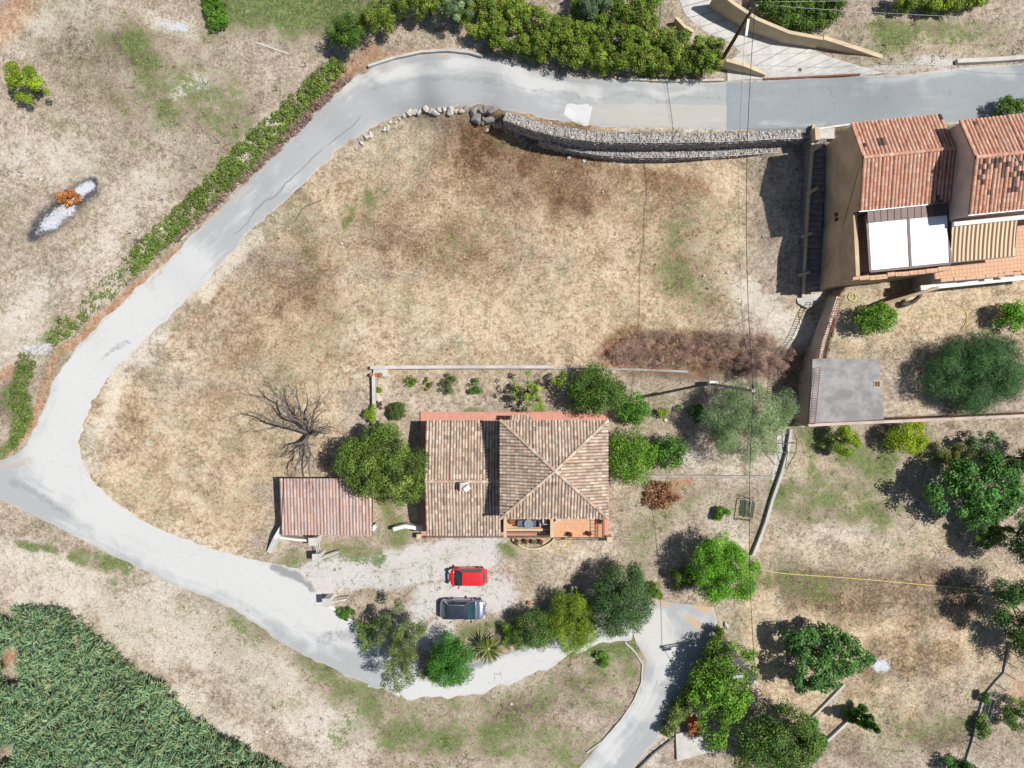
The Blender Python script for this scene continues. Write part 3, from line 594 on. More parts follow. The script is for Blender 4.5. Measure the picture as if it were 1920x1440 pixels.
for sx in (-1,1):
    for sy in (-1,1): b = MB(); b.box((sx*.18,sy*.18,.2), (.04,.04,.4)); b.build('leg', M['whitecush'], o)
# ------------------------------------------------------------- houses on the right
M['patina'] = plain('brown_sheet_metal', (.16,.105,.095), .55, .4, .1, var=.25, scale=.8)
def panel_mat():
    n = NT('white_polycarbonate_panel'); mp = n.t.nodes.new('ShaderNodeMapping'); mp.inputs['Rotation'].default_value[2] = R(-5.8); n.t.links.new(n.geo.outputs['Position'], mp.inputs[0])
    wv = n.t.nodes.new('ShaderNodeTexWave'); wv.inputs['Scale'].default_value = 3.2; n.t.links.new(mp.outputs[0], wv.inputs[0])
    k = n.mix(n.math('MULTIPLY', n.ramp(wv.outputs['Fac'], .0, .12, 1, 0), .35), (.82,.83,.84), (.62,.64,.66)); k = n.mix(n.math('MULTIPLY', n.ramp(n.noise(1.1, 5), .45, .7), .35), k, (.60,.58,.54))
    return n.col(k, .4, .4)
M['panel'] = panel_mat()
M['awn'] = None
def awning_mat():
    n = NT('striped_awning_cloth'); uv = n.attr('MA').outputs['Color']; u = n.sep(uv)[0]
    s = n.math('FRACT', n.math('MULTIPLY', u, 15.5)); k = n.mix(n.ramp(s, .42, .50), (.72,.60,.42), n.mix(n.ramp(s, .92, .99), (.17,.085,.05), (.72,.60,.42)))
    return n.col(n.mix(n.math('MULTIPLY', n.noise(3,3), .2), k, (.4,.3,.2)), .9, .1)
M['awn'] = awning_mat()
th = R(5.8); E1 = Vector((math.cos(th), math.sin(th))); E2 = Vector((-math.sin(th), math.cos(th)))
def frame(A): 
    A = Vector(A); return lambda u, v: A+E1*u+E2*v
TW = 7.28
def gable_house(name, label, A, D, wd, zb, zE, zR, wallmat, cols, seed, dark=None):
    e = empty(name, (A[0], A[1], 0), 0, label, 'house'); L = frame(A); p3 = lambda u, v, z: (*L(u, v), z)
    b = MB(); i = .12; r = D/2+.35
    b.prism([L(i,i), L(wd-i,i), L(wd-i,D-i), L(i,D-i)], zb, zE-.12)
    for u in (i, wd-i):
        b.face([p3(u,i,zE-.12), p3(u,r,zR-.14), p3(u,D-i,zE-.12)] if u > 1 else [p3(u,D-i,zE-.12), p3(u,r,zR-.14), p3(u,i,zE-.12)])
    P(b.build('wall', wallmat, e), e)
    P(deck(e, [p3(0,0,zE),p3(wd,0,zE),p3(wd,r,zR),p3(0,r,zR)], M['wood']), e); P(deck(e, [p3(0,r,zR),p3(wd,r,zR),p3(wd,D,zE),p3(0,D,zE)], M['wood']), e)
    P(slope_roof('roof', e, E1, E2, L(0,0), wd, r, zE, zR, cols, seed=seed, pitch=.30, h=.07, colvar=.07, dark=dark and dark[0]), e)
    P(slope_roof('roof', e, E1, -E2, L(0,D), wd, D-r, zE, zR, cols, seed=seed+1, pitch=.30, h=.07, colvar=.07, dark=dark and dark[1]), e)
    P(ridge('ridge_tiles', p3(0,r,zR), p3(wd,r,zR), e, cols, seed=seed+2, r0=.14), e)
    P(ridge('verge_tiles', p3(.05,r,zR-.01), p3(.05,D,zE-.01), e, cols, seed=seed+3, r0=.10, up=.02), e)
    P(MB().bar(p3(-.02,-.05,zE-.09), p3(wd,-.05,zE-.09), .08, .07).build('gutter', M['galv'], e), e)
    return e, L, p3
dk = (.13,.085,.075)
def dark1(u, v, r):
    return dk if (abs(u-6.15) < .2 and v < .5) or (abs(u-6.5) < .15 and v < .35) else None
def dark1n(u, v, r): return dk if (abs(u-1.9) < .25 and 1.9 < v < 2.4) or (abs(u-.6) < .15 and 2.0 < v < 2.4) or (abs(u-7.1) < .15 and v < .5) else ((.62,.22,.11) if r.rand() < .01 else None)
h1, L1, p1 = gable_house('red_roof_house', 'tall beige house with a clean red tile roof and white pergola panels in front', (27.80,13.86), 7.0, TW, -.3, 10.1, 11.45, M['render'], TC_RED, 21, (dark1, dark1n))
def dark2(u, v, r):
    if 1.0 < v < 3.95 and r.rand() < (.22+.3*min(1, max(0, v-1.8)/1.6))*(1 if u > .3 else 0)*(.7+.1*min(u, 4)): return dk
    return (.62,.17,.08) if r.rand() < .03 else None
def dark2n(u, v, r): return dk if r.rand() < .012 else None
h2, L2, p2 = gable_house('lichen_roof_house', 'house at the right edge, its red roof blotched with dark lichen, striped awning in front', (35.10,13.02), 7.25, 11.4, -.3, 12.4, 13.8, M['render2'], TC_RED, 31, (dark2, dark2n))
# terrace block of house 1: solid walls, floor, parapet
tv = -5.3; wE = 7.5
b = MB()
b.prism([L1(-.25,tv), L1(wE,tv), L1(wE,.1), L1(.05,.1)], -.4, 7.2)
b.prism([L1(-.24,tv+.25), L1(.08,tv+.25), L1(.36,.1), L1(.05,.1)], 7.2, 8.9)
b.prism([L1(-.25,tv), L1(wE,tv), L1(wE,tv+.24), L1(-.24,tv+.24)], 7.2, 8.1)
P(b.build('terrace_wall', M['render'], h1), h1)
b = MB(); b.prism([L1(.1,tv+.26), L1(wE,tv+.26), L1(wE,.08), L1(.38,.08)], 7.205, 7.22); P(b.build('terrace_floor', M['terrace2'], h1), h1)
# broken tile coping on the parapet
def coping(e, L, u0, u1, v, z, seed):
    b = MB(); r = random.Random(seed); u = u0
    while u < u1:
        l = r.uniform(.5,1.1); q = L(u+l/2, v+r.uniform(-.1,.1)); b.box((q.x,q.y,z+r.uniform(0,.03)), (l*.95,.34,.07), th+r.uniform(-.02,.02)); u += l
    return P(b.build('coping', M['terrace2'], e), e)
coping(h1, L1, -.2, wE, tv+.12, 8.15, 1)
def pots(L, u0, u1, v, z, n, seed, grp):
    r = random.Random(seed)
    for k in range(n):
        q = L(u0+(u1-u0)*(k+.5)/n+r.uniform(-.3,.3), v); yield (q.x, q.y, z, r.uniform(.13,.2))
# pergola (brown frame, white roof panels) hangs on the house
zN, zS = 9.65, 9.3; u0, u1, v0, v1 = .72, 7.25, -4.85, -.15
b = MB()
for a, c in ((p1(u0,v0,zS),p1(u1,v0,zS)),(p1(u0,v0,zS),p1(u0,v1,zN)),(p1(u1,v0,zS),p1(u1,v1,zN)),((*L1(4.0,v0),zS),(*L1(4.0,v1),zN)),(p1(u0,v1,zN),p1(u1,v1,zN))): b.bar(Vector(a)+Vector((0,0,.03)), Vector(c)+Vector((0,0,.03)), .2, .16)
for u, v in ((u0,v0),(u1,v0),(4.0,v0)): q = L1(u, v); b.box((q.x,q.y,8.2), (.13,.13,2.0), th)
P(b.build('pergola_frame', M['brownmetal'], h1), h1)
for a, c in ((u0+.10,3.86),(4.14,u1-.10)):
    b = MB(); b.face([p1(a,v0+.10,zS+.05),p1(c,v0+.10,zS+.05),p1(c,v1-.85,zN+.05),p1(a,v1-.85,zN+.05)])
    pn = b.build('roof_panel', M['panel'], h1); P(pn, h1); s_ = pn.modifiers.new('s', 'SOLIDIFY'); s_.thickness = .02
b = MB(); a, c = u0, u1
for k in range(12):
    s0, s1 = a+(c-a)*k/12, a+(c-a)*(k+1)/12
    b.face([p1(s0+.02,v1-.86,zN+.1),p1(s1-.02,v1-.86,zN+.1),p1(s1-.02,v1+.1,zN+.22),p1(s0+.02,v1+.1,zN+.22)]); b.bar(p1(s0,v1-.86,zN+.12), p1(s0,v1+.1,zN+.24), .04, .05)
P(b.build('flashing_strip', M['patina'], h1), h1)
# two water tank / barbecue shapes on the dark terrace strip
for (u, v, r0, hh, lab) in ((.50,-.75,.33,.9,'white cylinder boiler standing in the corner of the dark terrace strip'),(.42,-3.9,.22,.55,'small white bucket near the pergola on the shaded terrace strip')):
    q = L1(u, v); e = empty('boiler' if hh > .6 else 'bucket', (q.x,q.y,7.23), 0, lab, 'boiler' if hh > .6 else 'bucket')
    b = MB(); b.cyl((0,0,0), r0, hh*.92, 18); b.cyl((0,0,hh*.92), r0*.98, hh*.08, 18, r0*.7); b.build('drum', M['whitecush'], e, bevel=.01)
    b = MB(); b.cyl((0,0,hh), .05, .08, 8); b.build('cap', M['galv'], e)
# ventilation grille: dark holes in the side wall
b = MB()
for k in range(5):
    for j in range(2):
        v = 1.9-.42*k; z = 5.6+j*.34-.16*k*.3; q = L1(.02, v-1.2); b.box((q.x+.10,q.y,z), (.06,.3,.24), th)
P(b.build('vent_block', M['black'], h1), h1)
# drain pipe / cable on side wall
P(MB().tube([p1(.08,3.2,10.4),p1(.0,-1.2,6.4),p1(-.16,-3.6,3.6)], .018, 5).build('cable', M['wire'], h1), h1)
# house 2 terrace
b = MB(); tv2 = -4.6; uS = -1.0
b.prism([L2(-.05,tv2), L2(10.4,tv2), L2(10.4,.1), L2(-.02,.1)], -.4, 7.2); b.prism([L2(-.05,tv2), L2(10.4,tv2), L2(10.4,tv2+.22), L2(-.05,tv2+.22)], 7.2, 8.0)
P(b.build('terrace_wall', M['render2'], h2), h2)
b = MB(); b.prism([L2(.0,tv2+.24), L2(10.4,tv2+.24), L2(10.4,.08), L2(.0,.08)], 7.205, 7.225); P(b.build('terrace_floor', M['terrace2'], h2), h2)
coping(h2, L2, -.1, 10.3, tv2+.1, 8.05, 2)
b = MB(); b.prism([L2(-1.0,tv2-.42), L2(10.4,tv2-.42), L2(10.4,tv2-.01), L2(-1.0,tv2-.01)], 6.5, 6.7); P(b.build('ledge', M['white'], h2), h2)
b = MB(); q = [L2(-3.4,tv2-1.25), L2(.2,tv2-.5), L2(.2,tv2-.25), L2(-3.4,tv2-1.0)]; b.prism(q, 3.3, [5.2,7.2,7.2,5.2]); P(b.build('wing_wall', M['render'], h2), h2)
# white cassette and striped awning
P(MB().bar(p2(.1,-.28,10.15), p2(10,-.28,10.15), .36, .30).build('awning_cassette', M['white'], h2), h2)
na = 141; V = []; cc = []
for j in range(7):
    for i in range(na):
        u = .1+5.3*i/(na-1); v = -.45-2.75*j/6; q = L2(u, v); V.append((q.x, q.y, 10.0-.75*j/6-.05*math.sin(math.pi*j/6)+.012*math.sin(u*9))); cc.append((i/(na-1), j/6, 0))
ix = np.arange(7*na).reshape(7, na); F = np.stack([ix[:-1,:-1], ix[1:,:-1], ix[1:,1:], ix[:-1,1:]], -1).reshape(-1, 4)
P(np_mesh('awning', np.array(V), F, M['awn'], h2, np.array(cc, float), colname='MA', smooth=True), h2)
b = MB(); b.bar(p2(.1,-3.22,9.2), p2(5.4,-3.22,9.2), .08, .1); b.bar(p2(.12,-.5,9.95), p2(.12,-3.2,9.17), .05); b.bar(p2(5.36,-.5,9.95), p2(5.36,-3.2,9.17), .05); P(b.build('awning_arm', M['brownmetal'], h2), h2)
# hanging TV cable over the roof
P(MB().tube([p2(2.2,6,13.3),p2(2.6,4.2,14.0),p2(3.4,2.8,13.7),p2(5.6,1.0,13.1),p2(7,.3,12.9)], .015, 5).build('aerial_cable', M['white'], h2), h2)
for h_, L_, uu, zz in ((h1, L1, (1.5,3.6,5.7), 8.4), (h2, L2, (1.0,3.5,6), 8.4)):
    for u in uu:
        b = MB(); q = L_(u, .10); b.box((q.x,q.y,zz), (1.25,.12,2.1), th); f = P(b.build('window', M['white'], h_), h_)
        b = MB(); q = L_(u, .02); b.box((q.x,q.y,zz), (1.05,.05,1.9), th); g = b.build('pane', M['glass'], f)

# ------------------------------------------------------------- shed
sh = empty('tiled_shed', (-17.5,-11.2,0), 0, 'low shed under a faded pink tile roof beside the dead tree', 'shed')
a0, a1, a2, a3 = W(533,897,2.9), W(699,897,2.9), W(698,1003,2.3), W(528,1003,2.3)
b = MB(); b.prism([(a3.x+.3,a3.y+.3),(a2.x-.3,a2.y+.3),(a1.x-.3,a1.y-.3),(a0.x+.3,a0.y-.3)], -.3, [2.1,2.1,2.65,2.65]); P(b.build('wall', M['cream'], sh), sh)
P(deck(sh, [(a3.x,a3.y,2.28),(a2.x,a2.y,2.28),(a1.x,a1.y,2.88),(a0.x,a0.y,2.88)]), sh)
S = Vector((.02, a0.y-a3.y, .6)); Ls = S.length
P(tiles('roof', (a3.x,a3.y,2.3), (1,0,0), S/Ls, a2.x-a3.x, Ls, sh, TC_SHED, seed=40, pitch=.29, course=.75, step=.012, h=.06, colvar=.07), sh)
P(MB().bar((a3.x-.02,a3.y,2.3), (a0.x-.02,a0.y,2.9), .06, .2).build('verge_board', M['darkmetal'], sh), sh)

# ------------------------------------------------------------- walls
def wallstrip(name, pts, th_, mat, parent=None, cap=None):
    """free-standing wall along world points (x, y, z_bottom, z_top)"""
    b = MB(); n = len(pts); Lf = []; Rt = []
    for k, p in enumerate(pts):
        a = Vector(pts[max(k-1,0)][:2]); c = Vector(pts[min(k+1,n-1)][:2]); d = (c-a).normalized(); nn = Vector((-d.y, d.x))
        Lf.append(Vector(p[:2])+nn*th_/2); Rt.append(Vector(p[:2])-nn*th_/2)
    for k in range(n-1):
        l0, l1, r0, r1 = Lf[k], Lf[k+1], Rt[k], Rt[k+1]; z0, z1, w0, w1 = pts[k][2], pts[k+1][2], pts[k][3], pts[k+1][3]
        b.face([(*l0,w0),(*r0,w0),(*r1,w1),(*l1,w1)]); b.face([(*r0,z0),(*r1,z1),(*r1,w1),(*r0,w0)]); b.face([(*l1,z1),(*l0,z0),(*l0,w0),(*l1,w1)])
        if k == 0: b.face([(*l0,z0),(*r0,z0),(*r0,w0),(*l0,w0)])
        if k == n-2: b.face([(*r1,z1),(*l1,z1),(*l1,w1),(*r1,w1)])
    o = b.build(name, mat, parent)
    return o
def wpx(L, h, dig=.4):
    """wall path from survey pixels of its TOP edge and its height above ground"""
    out = []
    for px, py in L:
        q = G(px, py); z = q.z
        for _ in range(3): p = W(px, py, z+h); z = t(p.x, p.y)
        out.append((p.x, p.y, z-dig, z+h))
    return out
tag(wallstrip('garden_wall', wpx([(694,689),(860,688),(1038,688)], .7), .30, M['paleconc']), 'long low pale concrete wall along the top of the garden', 'wall')
tag(wallstrip('garden_wall', wpx([(700,699),(701,760),(700,800)], .7), .30, M['paleconc']), 'short low pale wall on the left side of the garden, ending under the big tree', 'wall')
tag(wallstrip('garden_wall', wpx([(1038,690),(1200,693),(1290,697)], .22), .2, M['concrete']), 'buried crumbling wall edge below the dry brown brush', 'wall')
tag(wallstrip('garden_wall', wpx([(1150,893),(1300,893),(1446,894)], .35), .16, M['concrete']), 'thin grey kerb wall right of the house running to the stairs', 'wall')
o = wallstrip('plinth', wpx([(700,697),(727,697)], .45), .9, M['paleconc']); tag(o, 'square pale concrete plinth in the corner of the garden wall', 'plinth')
# east garden retaining walls
wt = lambda px, py, z, zb: (*W(px,py,z)[:2], zb, z)
tag(wallstrip('retaining_wall', [wt(1520,800,3.75,-.3), wt(1533,700,3.75,-.3), wt(1545,640,3.75,-.3), wt(1572,556,3.75,0)], .28, M['render2']), 'brown retaining wall with rail holding up the lawn terrace below the red roof house', 'wall')
tag(wallstrip('retaining_wall', [wt(1516,797,3.78,-.3), wt(1700,789,3.78,-.3), wt(1930,779,3.78,-.3), wt(2100,772,3.78,-.3)], .26, M['render2']), 'long retaining wall with a pale coping under the terrace lawn and grey slab', 'wall')
# grey concrete roof of the tank with an iron hatch
a, b_, c, d = W(1524,672,3.95), W(1648,673,3.95), W(1657,786,3.95), W(1517,795,3.95)
tk = empty('concrete_tank', ((a.x+c.x)/2,(a.y+c.y)/2,3.6), 0, 'flat grey weathered concrete tank top on the terrace lawn', 'tank')
M['tank'] = plain('weathered_tank_concrete', (.36,.345,.34), .95, .15, var=.35, scale=.9, bump=.5, c2=(.24,.23,.225))
b = MB(); b.prism([d.xy, c.xy, b_.xy, a.xy], 3.5, 3.95); P(b.build('slab', M['tank'], tk), tk)
q = W(1645,720,4.0); b = MB(); b.box((q.x,q.y,3.97), (.62,.62,.06)); P(b.build('hatch_frame', M['paleconc'], tk), tk); b = MB(); b.box((q.x,q.y,4.01), (.46,.46,.03)); P(b.build('hatch', M['rust'], tk), tk)
# slatted rail on top of the retaining wall
b = MB()
for (A_, B_) in ((W(1523,795,4.55),W(1533,690,4.55)),(W(1534,672,4.55),W(1577,556,4.55))):
    n = int((B_-A_).length/.22)
    for k in range(n+1):
        p = A_.lerp(B_, k/n); b.bar((p.x-.24,p.y,4.55), (p.x+.22,p.y+.02,4.55), .05, .03)
        if k % 5 == 0: b.bar((p.x,p.y,3.7), (p.x,p.y,4.55), .05)
    b.bar(A_+Vector((-.24,0,.03)), B_+Vector((-.24,0,.03)), .04); b.bar(A_+Vector((.22,0,.03)), B_+Vector((.22,0,.03)), .04)
tag(b.build('terrace_railing', M['rust']), 'rusty slatted railing lying along the top of the brown retaining wall', 'railing')
b = MB()
pts = [W(1516,794,4.3), W(1700,786,4.3), W(1930,776,4.3)]
for A_, B_ in zip(pts[:-1], pts[1:]):
    b.bar(A_, B_, .05); n = int((B_-A_).length/1.5)
    for k in range(n+1): p = A_.lerp(B_, k/n); b.bar((p.x,p.y,3.7), p, .05)
tag(b.build('terrace_fence', M['rust']), 'thin rusty rail along the south edge of the terrace lawn', 'fence')
e = empty('drying_rack', (W(1569,600,3.8).x, W(1569,600,3.8).y, 3.7), 0, 'pink painted triangular metal rack beside the stairs wall', 'rack')
b = MB()
for A_, B_ in (((1574,578,4.9),(1561,632,3.8)),((1574,578,4.9),(1566,600,3.8)),((1576,560,4.9),(1574,578,4.9)),((1561,632,3.8),(1566,600,3.8))): b.bar(W(*A_), W(*B_), .05)
P(b.build('tube_frame', plain('pink_primer', (.42,.18,.15), .8), e), e)
# long stairs beside the tall house
M['stone_shade'] = plain('dark_stone_and_shade', (.26,.25,.25), .95, .15, var=.35, scale=2)  # dark grey that also carries the stair wall's shade
st = empty('stone_stairs', (27.6,14,0), 0, 'long shaded stone staircase squeezed between the tall beige house and its side wall', 'stairs')
b = MB(); n = 27
for k in range(n):
    y0 = 21.2-k*(21.2-8.4)/n; y1 = 21.2-(k+1)*(21.2-8.4)/n; z = 5.3-k*(5.3-1.6)/n
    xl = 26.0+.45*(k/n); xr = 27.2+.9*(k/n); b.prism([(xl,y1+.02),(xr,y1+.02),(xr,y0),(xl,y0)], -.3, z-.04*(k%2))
P(b.build('step_flight', M['stone_shade'], st), st)
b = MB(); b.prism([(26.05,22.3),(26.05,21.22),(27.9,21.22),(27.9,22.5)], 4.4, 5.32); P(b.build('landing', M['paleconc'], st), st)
o = wallstrip('stair_wall', [(25.9,22.3,0,5.75),(25.95,20.5,0,5.4),(26.1,15,0,3.9),(26.4,10,0,2.5),(26.5,7.9,0,2.0)], .22, M['stone_shade'], st); P(o, st)  # shade of the sides put into the dark colour; cream top stays pale
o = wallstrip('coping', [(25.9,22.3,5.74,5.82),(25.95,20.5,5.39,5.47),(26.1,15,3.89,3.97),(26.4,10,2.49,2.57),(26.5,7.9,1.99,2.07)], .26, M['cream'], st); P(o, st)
for (px, py, z, a_) in ((1535,276,5.7,R(35)),(1527,357,4.7,R(30)),(1516,440,3.6,R(22)),(1511,513,2.9,R(18))):
    q = W(px, py, z); b = MB(); b.box((q.x-.1,q.y,z-.12), (.95,.26,.22), a_); P(b.build('brace', M['cream'], st), st)
q = W(1533,250,6.3); b = MB(); b.box((q.x,q.y,5.6), (.4,1.1,1.4), R(4)); P(b.build('end_pillar', M['cream'], st), st)
P(MB().tube([(26.7,20.8,6.0),(26.8,15,4.5),(26.95,9.5,2.8)], .035, 6).build('handrail', M['rust'], st), st)
P(MB().prism([(25.9,8.4),(26.2,7.4),(27.1,6.9),(28.2,7.6),(28.3,8.4)], -.3, 1.62).build('landing', M['paleconc'], st), st)
b = MB(); q0 = W(1543,590,1.5); q1 = W(1497,800,.35); n = 24
for k in range(n):
    a = q0.lerp(q1, k/n); c = q0.lerp(q1, (k+1)/n); wd = 1.15-.25*math.sin(k)*.3
    b.box(((a.x+c.x)/2+.05*math.sin(k*2.1),(a.y+c.y)/2,1.5-1.15*k/n-.6), (wd,(a.y-c.y)*.93,1.2), R(-12)+.03*math.sin(k*3))
o = tag(b.build('garden_steps', M['concrete'], None, bevel=.02), 'old stone steps at the foot of the brown retaining wall, deep in its shadow', 'steps')
b = MB(); q0 = W(1472,805,.3); q1 = W(1448,950,.1); n = 13
for k in range(n):
    a = q0.lerp(q1, k/n); c = q0.lerp(q1, (k+1)/n); wd = 1.3-.6*k/n
    b.box(((a.x+c.x)/2,(a.y+c.y)/2,.3-.2*k/n-.3), (wd,(a.y-c.y)*.95,.6), R(-8))
tag(b.build('garden_steps', M['paleconc'], None, bevel=.02), 'pale worn steps with the metal gate frame over them', 'steps')
gt = empty('metal_gate', (W(1470,840).x, W(1470,840).y, 0), R(0), 'dark metal gate frame standing across the pale garden steps', 'gate')
b = MB()
for A_, B_ in (((1456,832,1.7),(1494,831,1.7)),((1456,848,1.5),(1492,849,1.5)),((1456,832,1.7),(1461,830,0)),((1494,831,1.7),(1480,829,0)),((1492,849,1.5),(1478,848,0)),((1456,848,1.5),(1459,848,0)),((1494,831,1.7),(1492,849,1.5)),((1456,832,1.7),(1456,848,1.5)),((1486,800,1.4),(1456,832,1.7)),((1486,800,1.4),(1494,831,1.7)),((1456,850,1.4),(1464,872,.8)),((1492,849,1.5),(1474,880,.8)),((1480,800,1.4),(1480,800,0))): b.bar(W(*A_), W(*B_), .05)
P(b.build('gate_frame', M['darkmetal'], gt), gt)
tag(wallstrip('path_wall', wpx([(1484,805),(1478,850),(1466,890),(1450,935),(1437,980),(1424,1015),(1413,1042)], .45), .26, M['paleconc']), 'curving pale low wall going down from the steps to the bright green tree', 'wall')
# north side: driveway walls, kerbs
tag(wallstrip('driveway_wall', [wt(1345,-20,8.2,5), wt(1375,5,8.0,5), wt(1420,35,7.7,5), wt(1480,60,7.4,5), wt(1543,72,7.1,5)], .28, M['cream']), 'tall curved beige wall holding the bank beside the concrete driveway', 'wall')
tag(wallstrip('driveway_wall', [wt(1545,70,7.0,5), wt(1610,91,6.6,5), wt(1684,116,6.1,5)], .34, M['cream']), 'straight beige wall with a pale coping tapering down to the road', 'wall')
tag(wallstrip('driveway_wall', [wt(1362,112,6.9,4.9), wt(1395,121,6.8,4.9), wt(1436,138,5.9,4.9)], .28, M['cream']), 'short beige wedge wall at the road mouth of the driveway', 'wall')
tag(wallstrip('driveway_wall', [wt(1268,32,6.5,5), wt(1285,50,6.4,5), wt(1300,58,6.2,5)], .25, M['cream']), 'small beige wall stub between the hedges by the driveway', 'wall')
tag(wallstrip('roadside_kerb', wpx([(690,123),(740,107),(790,96),(840,93),(880,97),(905,104)], .35), .22, M['paleconc']), 'curved pale kerb wall on the outside of the upper road bend', 'kerb')
tag(wallstrip('roadside_kerb', wpx([(1796,114),(1860,111),(1930,106)], .45), .35, M['paleconc']), 'thick pale kerb wall at the upper right road edge', 'kerb')
tag(wallstrip('drain_channel', wpx([(1432,148),(1520,144),(1613,139)], .13, .1), .16, M['rust']), 'thin rusty drain grating along the mouth of the driveway', 'drain')
tag(wallstrip('roadside_kerb', wpx([(562,226),(540,248),(500,290),(470,315),(430,362),(385,402),(340,450)], .12), .14, M['paleconc']), 'thin broken kerb between the bramble strip and the left road', 'kerb')
tag(wallstrip('roadside_kerb', wpx([(1172,1204),(1190,1222),(1205,1245),(1203,1280),(1190,1312),(1165,1350),(1130,1390),(1100,1412)], .15), .13, M['paleconc']), 'thin pale kerb curving along the inside of the lower right road', 'kerb')
tag(wallstrip('roadside_kerb', wpx([(1265,1384),(1228,1412),(1190,1450)], .3), .14, M['stone_shade']), 'low kerb added for a dark shadow line at the bottom edge right of the road', 'kerb')  # low strip added in place of a dark shadow line
tag(wallstrip('roadside_kerb', wpx([(1160,146),(1260,151),(1358,149)], .25), .18, M['paleconc']), 'stony low kerb at the foot of the long hedge bank', 'kerb')
tag(wallstrip('roadside_kerb', wpx([(1538,239),(1600,232),(1700,222)], .25), .14, M['white']), 'narrow white kerb between the upper road and the red roof house', 'kerb')
q = G(1499,132); o = empty('manhole_cover', (q.x,q.y,q.z+.1), 0, 'small square grey manhole cover in the concrete driveway', 'manhole')
b = MB(); b.box((0,0,.01), (.42,.42,.02)); b.build('frame', M['galv'], o); b = MB(); b.box((0,0,.025), (.3,.3,.01)); b.build('lid', M['darkmetal'], o)
# gate walls beside the shed
tag(wallstrip('entrance_wall', [wt(504,1036,.4,-.3), wt(516,1010,1.6,-.3), wt(529,988,2.0,-.3)], .42, M['white']), 'white sloping wall wing at the corner of the pink shed', 'wall')
tag(wallstrip('entrance_wall', [wt(524,1008,1.4,-.3), wt(555,1012,1.3,-.3), wt(580,1014,1.3,-.3)], .2, M['white']), 'thin white wall linking the shed corner to the gate pillar', 'wall')
def pillar(px, py, z, label, s=.6):
    q = W(px, py, z); e = empty('gate_pillar', (q.x,q.y,0), R(3), label, 'pillar', None)
    b = MB(); b.box((0,0,z/2-.2), (s,s,z+.2)); b.build('shaft', M['white'], e); b = MB(); b.box((0,0,z-.02), (s+.14,s+.14,.10)); b.build('cap', M['paleconc'], e, bevel=.01)
pillar(586,1016,1.9,'white gate pillar joined to the thin wall in front of the shed'); pillar(593,1046,1.9,'lone white gate pillar between the shed and the road'); pillar(612,1130,1.9,'white gate pillar beside the open gate and the small bush',.62)
def gate(A_, B_, label, h=1.5):
    A_ = Vector((*W(*A_)[:2],.15)); B_ = Vector((*W(*B_)[:2],.15)); e = empty('entrance_gate', A_, 0, label, 'gate')
    b = MB(); b.bar(A_, B_, .05); b.bar(A_+Vector((0,0,h)), B_+Vector((0,0,h-.3)), .05); b.bar(A_, A_+Vector((0,0,h)), .06); b.bar(B_, B_+Vector((0,0,h-.3)), .06); b.bar(A_+Vector((0,0,h*.5)), B_+Vector((0,0,h*.45)), .04)
    P(b.build('gate_frame', M['white'], e), e); b = MB(); n = 12
    for k in range(1, n): p = A_.lerp(B_, k/n); b.bar(p, p+Vector((0,0,h-.3*k/n)), .02)
    P(b.build('gate_bars', M['white'], e), e)
gate((600,1044), (640,1030), 'open white bar gate leaf swung in from the lone pillar'); gate((620,1122), (655,1116), 'open white bar gate leaf beside the small bush by the road'); gate((594,1020,1), (596,1040,1), 'narrow white pedestrian gate between the two upper pillars', 1.3)
tag(wallstrip('entrance_wall', wpx([(618,1136),(640,1152),(668,1172),(690,1190)], .4), .25, M['white']), 'low white wall between the road and the yucca shrubs', 'wall')
tag(wallstrip('entrance_wall', [wt(704,985,1.4,-.2), wt(699,995,1.4,-.2)], .3, M['white']), 'short white wall block at the right corner of the pink shed', 'wall')
tag(wallstrip('entrance_wall', [wt(737,993,1.3,-.2), wt(760,987,1.4,-.2), wt(790,992,1.4,-.2)], .35, M['white']), 'white wall under the big green tree, left of the house', 'wall')
# lower right low walls, slab, brick oven
tag(wallstrip('field_wall', wpx([(1584,1284),(1552,1318),(1518,1352)], .3), .16, M['paleconc']), 'thin pale wall line behind the dark fig tree, lower right', 'wall')
tag(wallstrip('field_wall', wpx([(1593,1352),(1570,1374),(1545,1397)], .35), .22, M['paleconc']), 'thicker pale wall stub between the cypress and the big bottom tree', 'wall')
tag(wallstrip('border_wall', wpx([(1892,1205),(1892,1222),(1884,1262),(1866,1282),(1848,1304),(1834,1350),(1825,1390),(1812,1430),(1808,1450)], .22), .16, M['concrete']), 'low grey border wall with fence posts at the lower right', 'wall')
bf = empty('wire_fence', (W(1860,1300).x, W(1860,1300).y, 0), 0, 'fence of thin dark posts and wire standing on the grey border wall', 'fence')
pf = [wpx([p_], .22)[0] for p_ in ((1892,1222),(1888,1242),(1884,1262),(1866,1282),(1848,1304),(1841,1327),(1834,1350),(1829,1370),(1825,1390),(1812,1430))]
for p_ in pf: P(MB().bar((p_[0],p_[1],p_[3]), (p_[0],p_[1],p_[3]+1.5), .045).build('post', M['darkmetal'], bf), bf)
b = MB()
for hh in (.4,.9,1.4):
    for a, c in zip(pf[:-1], pf[1:]): b.bar((a[0],a[1],a[3]+hh), (c[0],c[1],c[3]+hh), .012)
P(b.build('wire_strand', M['galv'], bf), bf)
q = [G(1266,1374,.1), G(1318,1362,.1), G(1332,1408,.1), G(1268,1424,.1)]
b = MB(); b.prism([(q[3].x,q[3].y),(q[2].x,q[2].y),(q[1].x,q[1].y),(q[0].x,q[0].y)], -.8, .02); tag(b.build('concrete_pad', M['paleconc']), 'pale square concrete pad under the vine by the lower road', 'pad')
q = W(1303,1367,.9); e = empty('brick_oven', (q.x,q.y,0), R(12), 'small brick red tiled box at the corner of the concrete pad', 'oven')
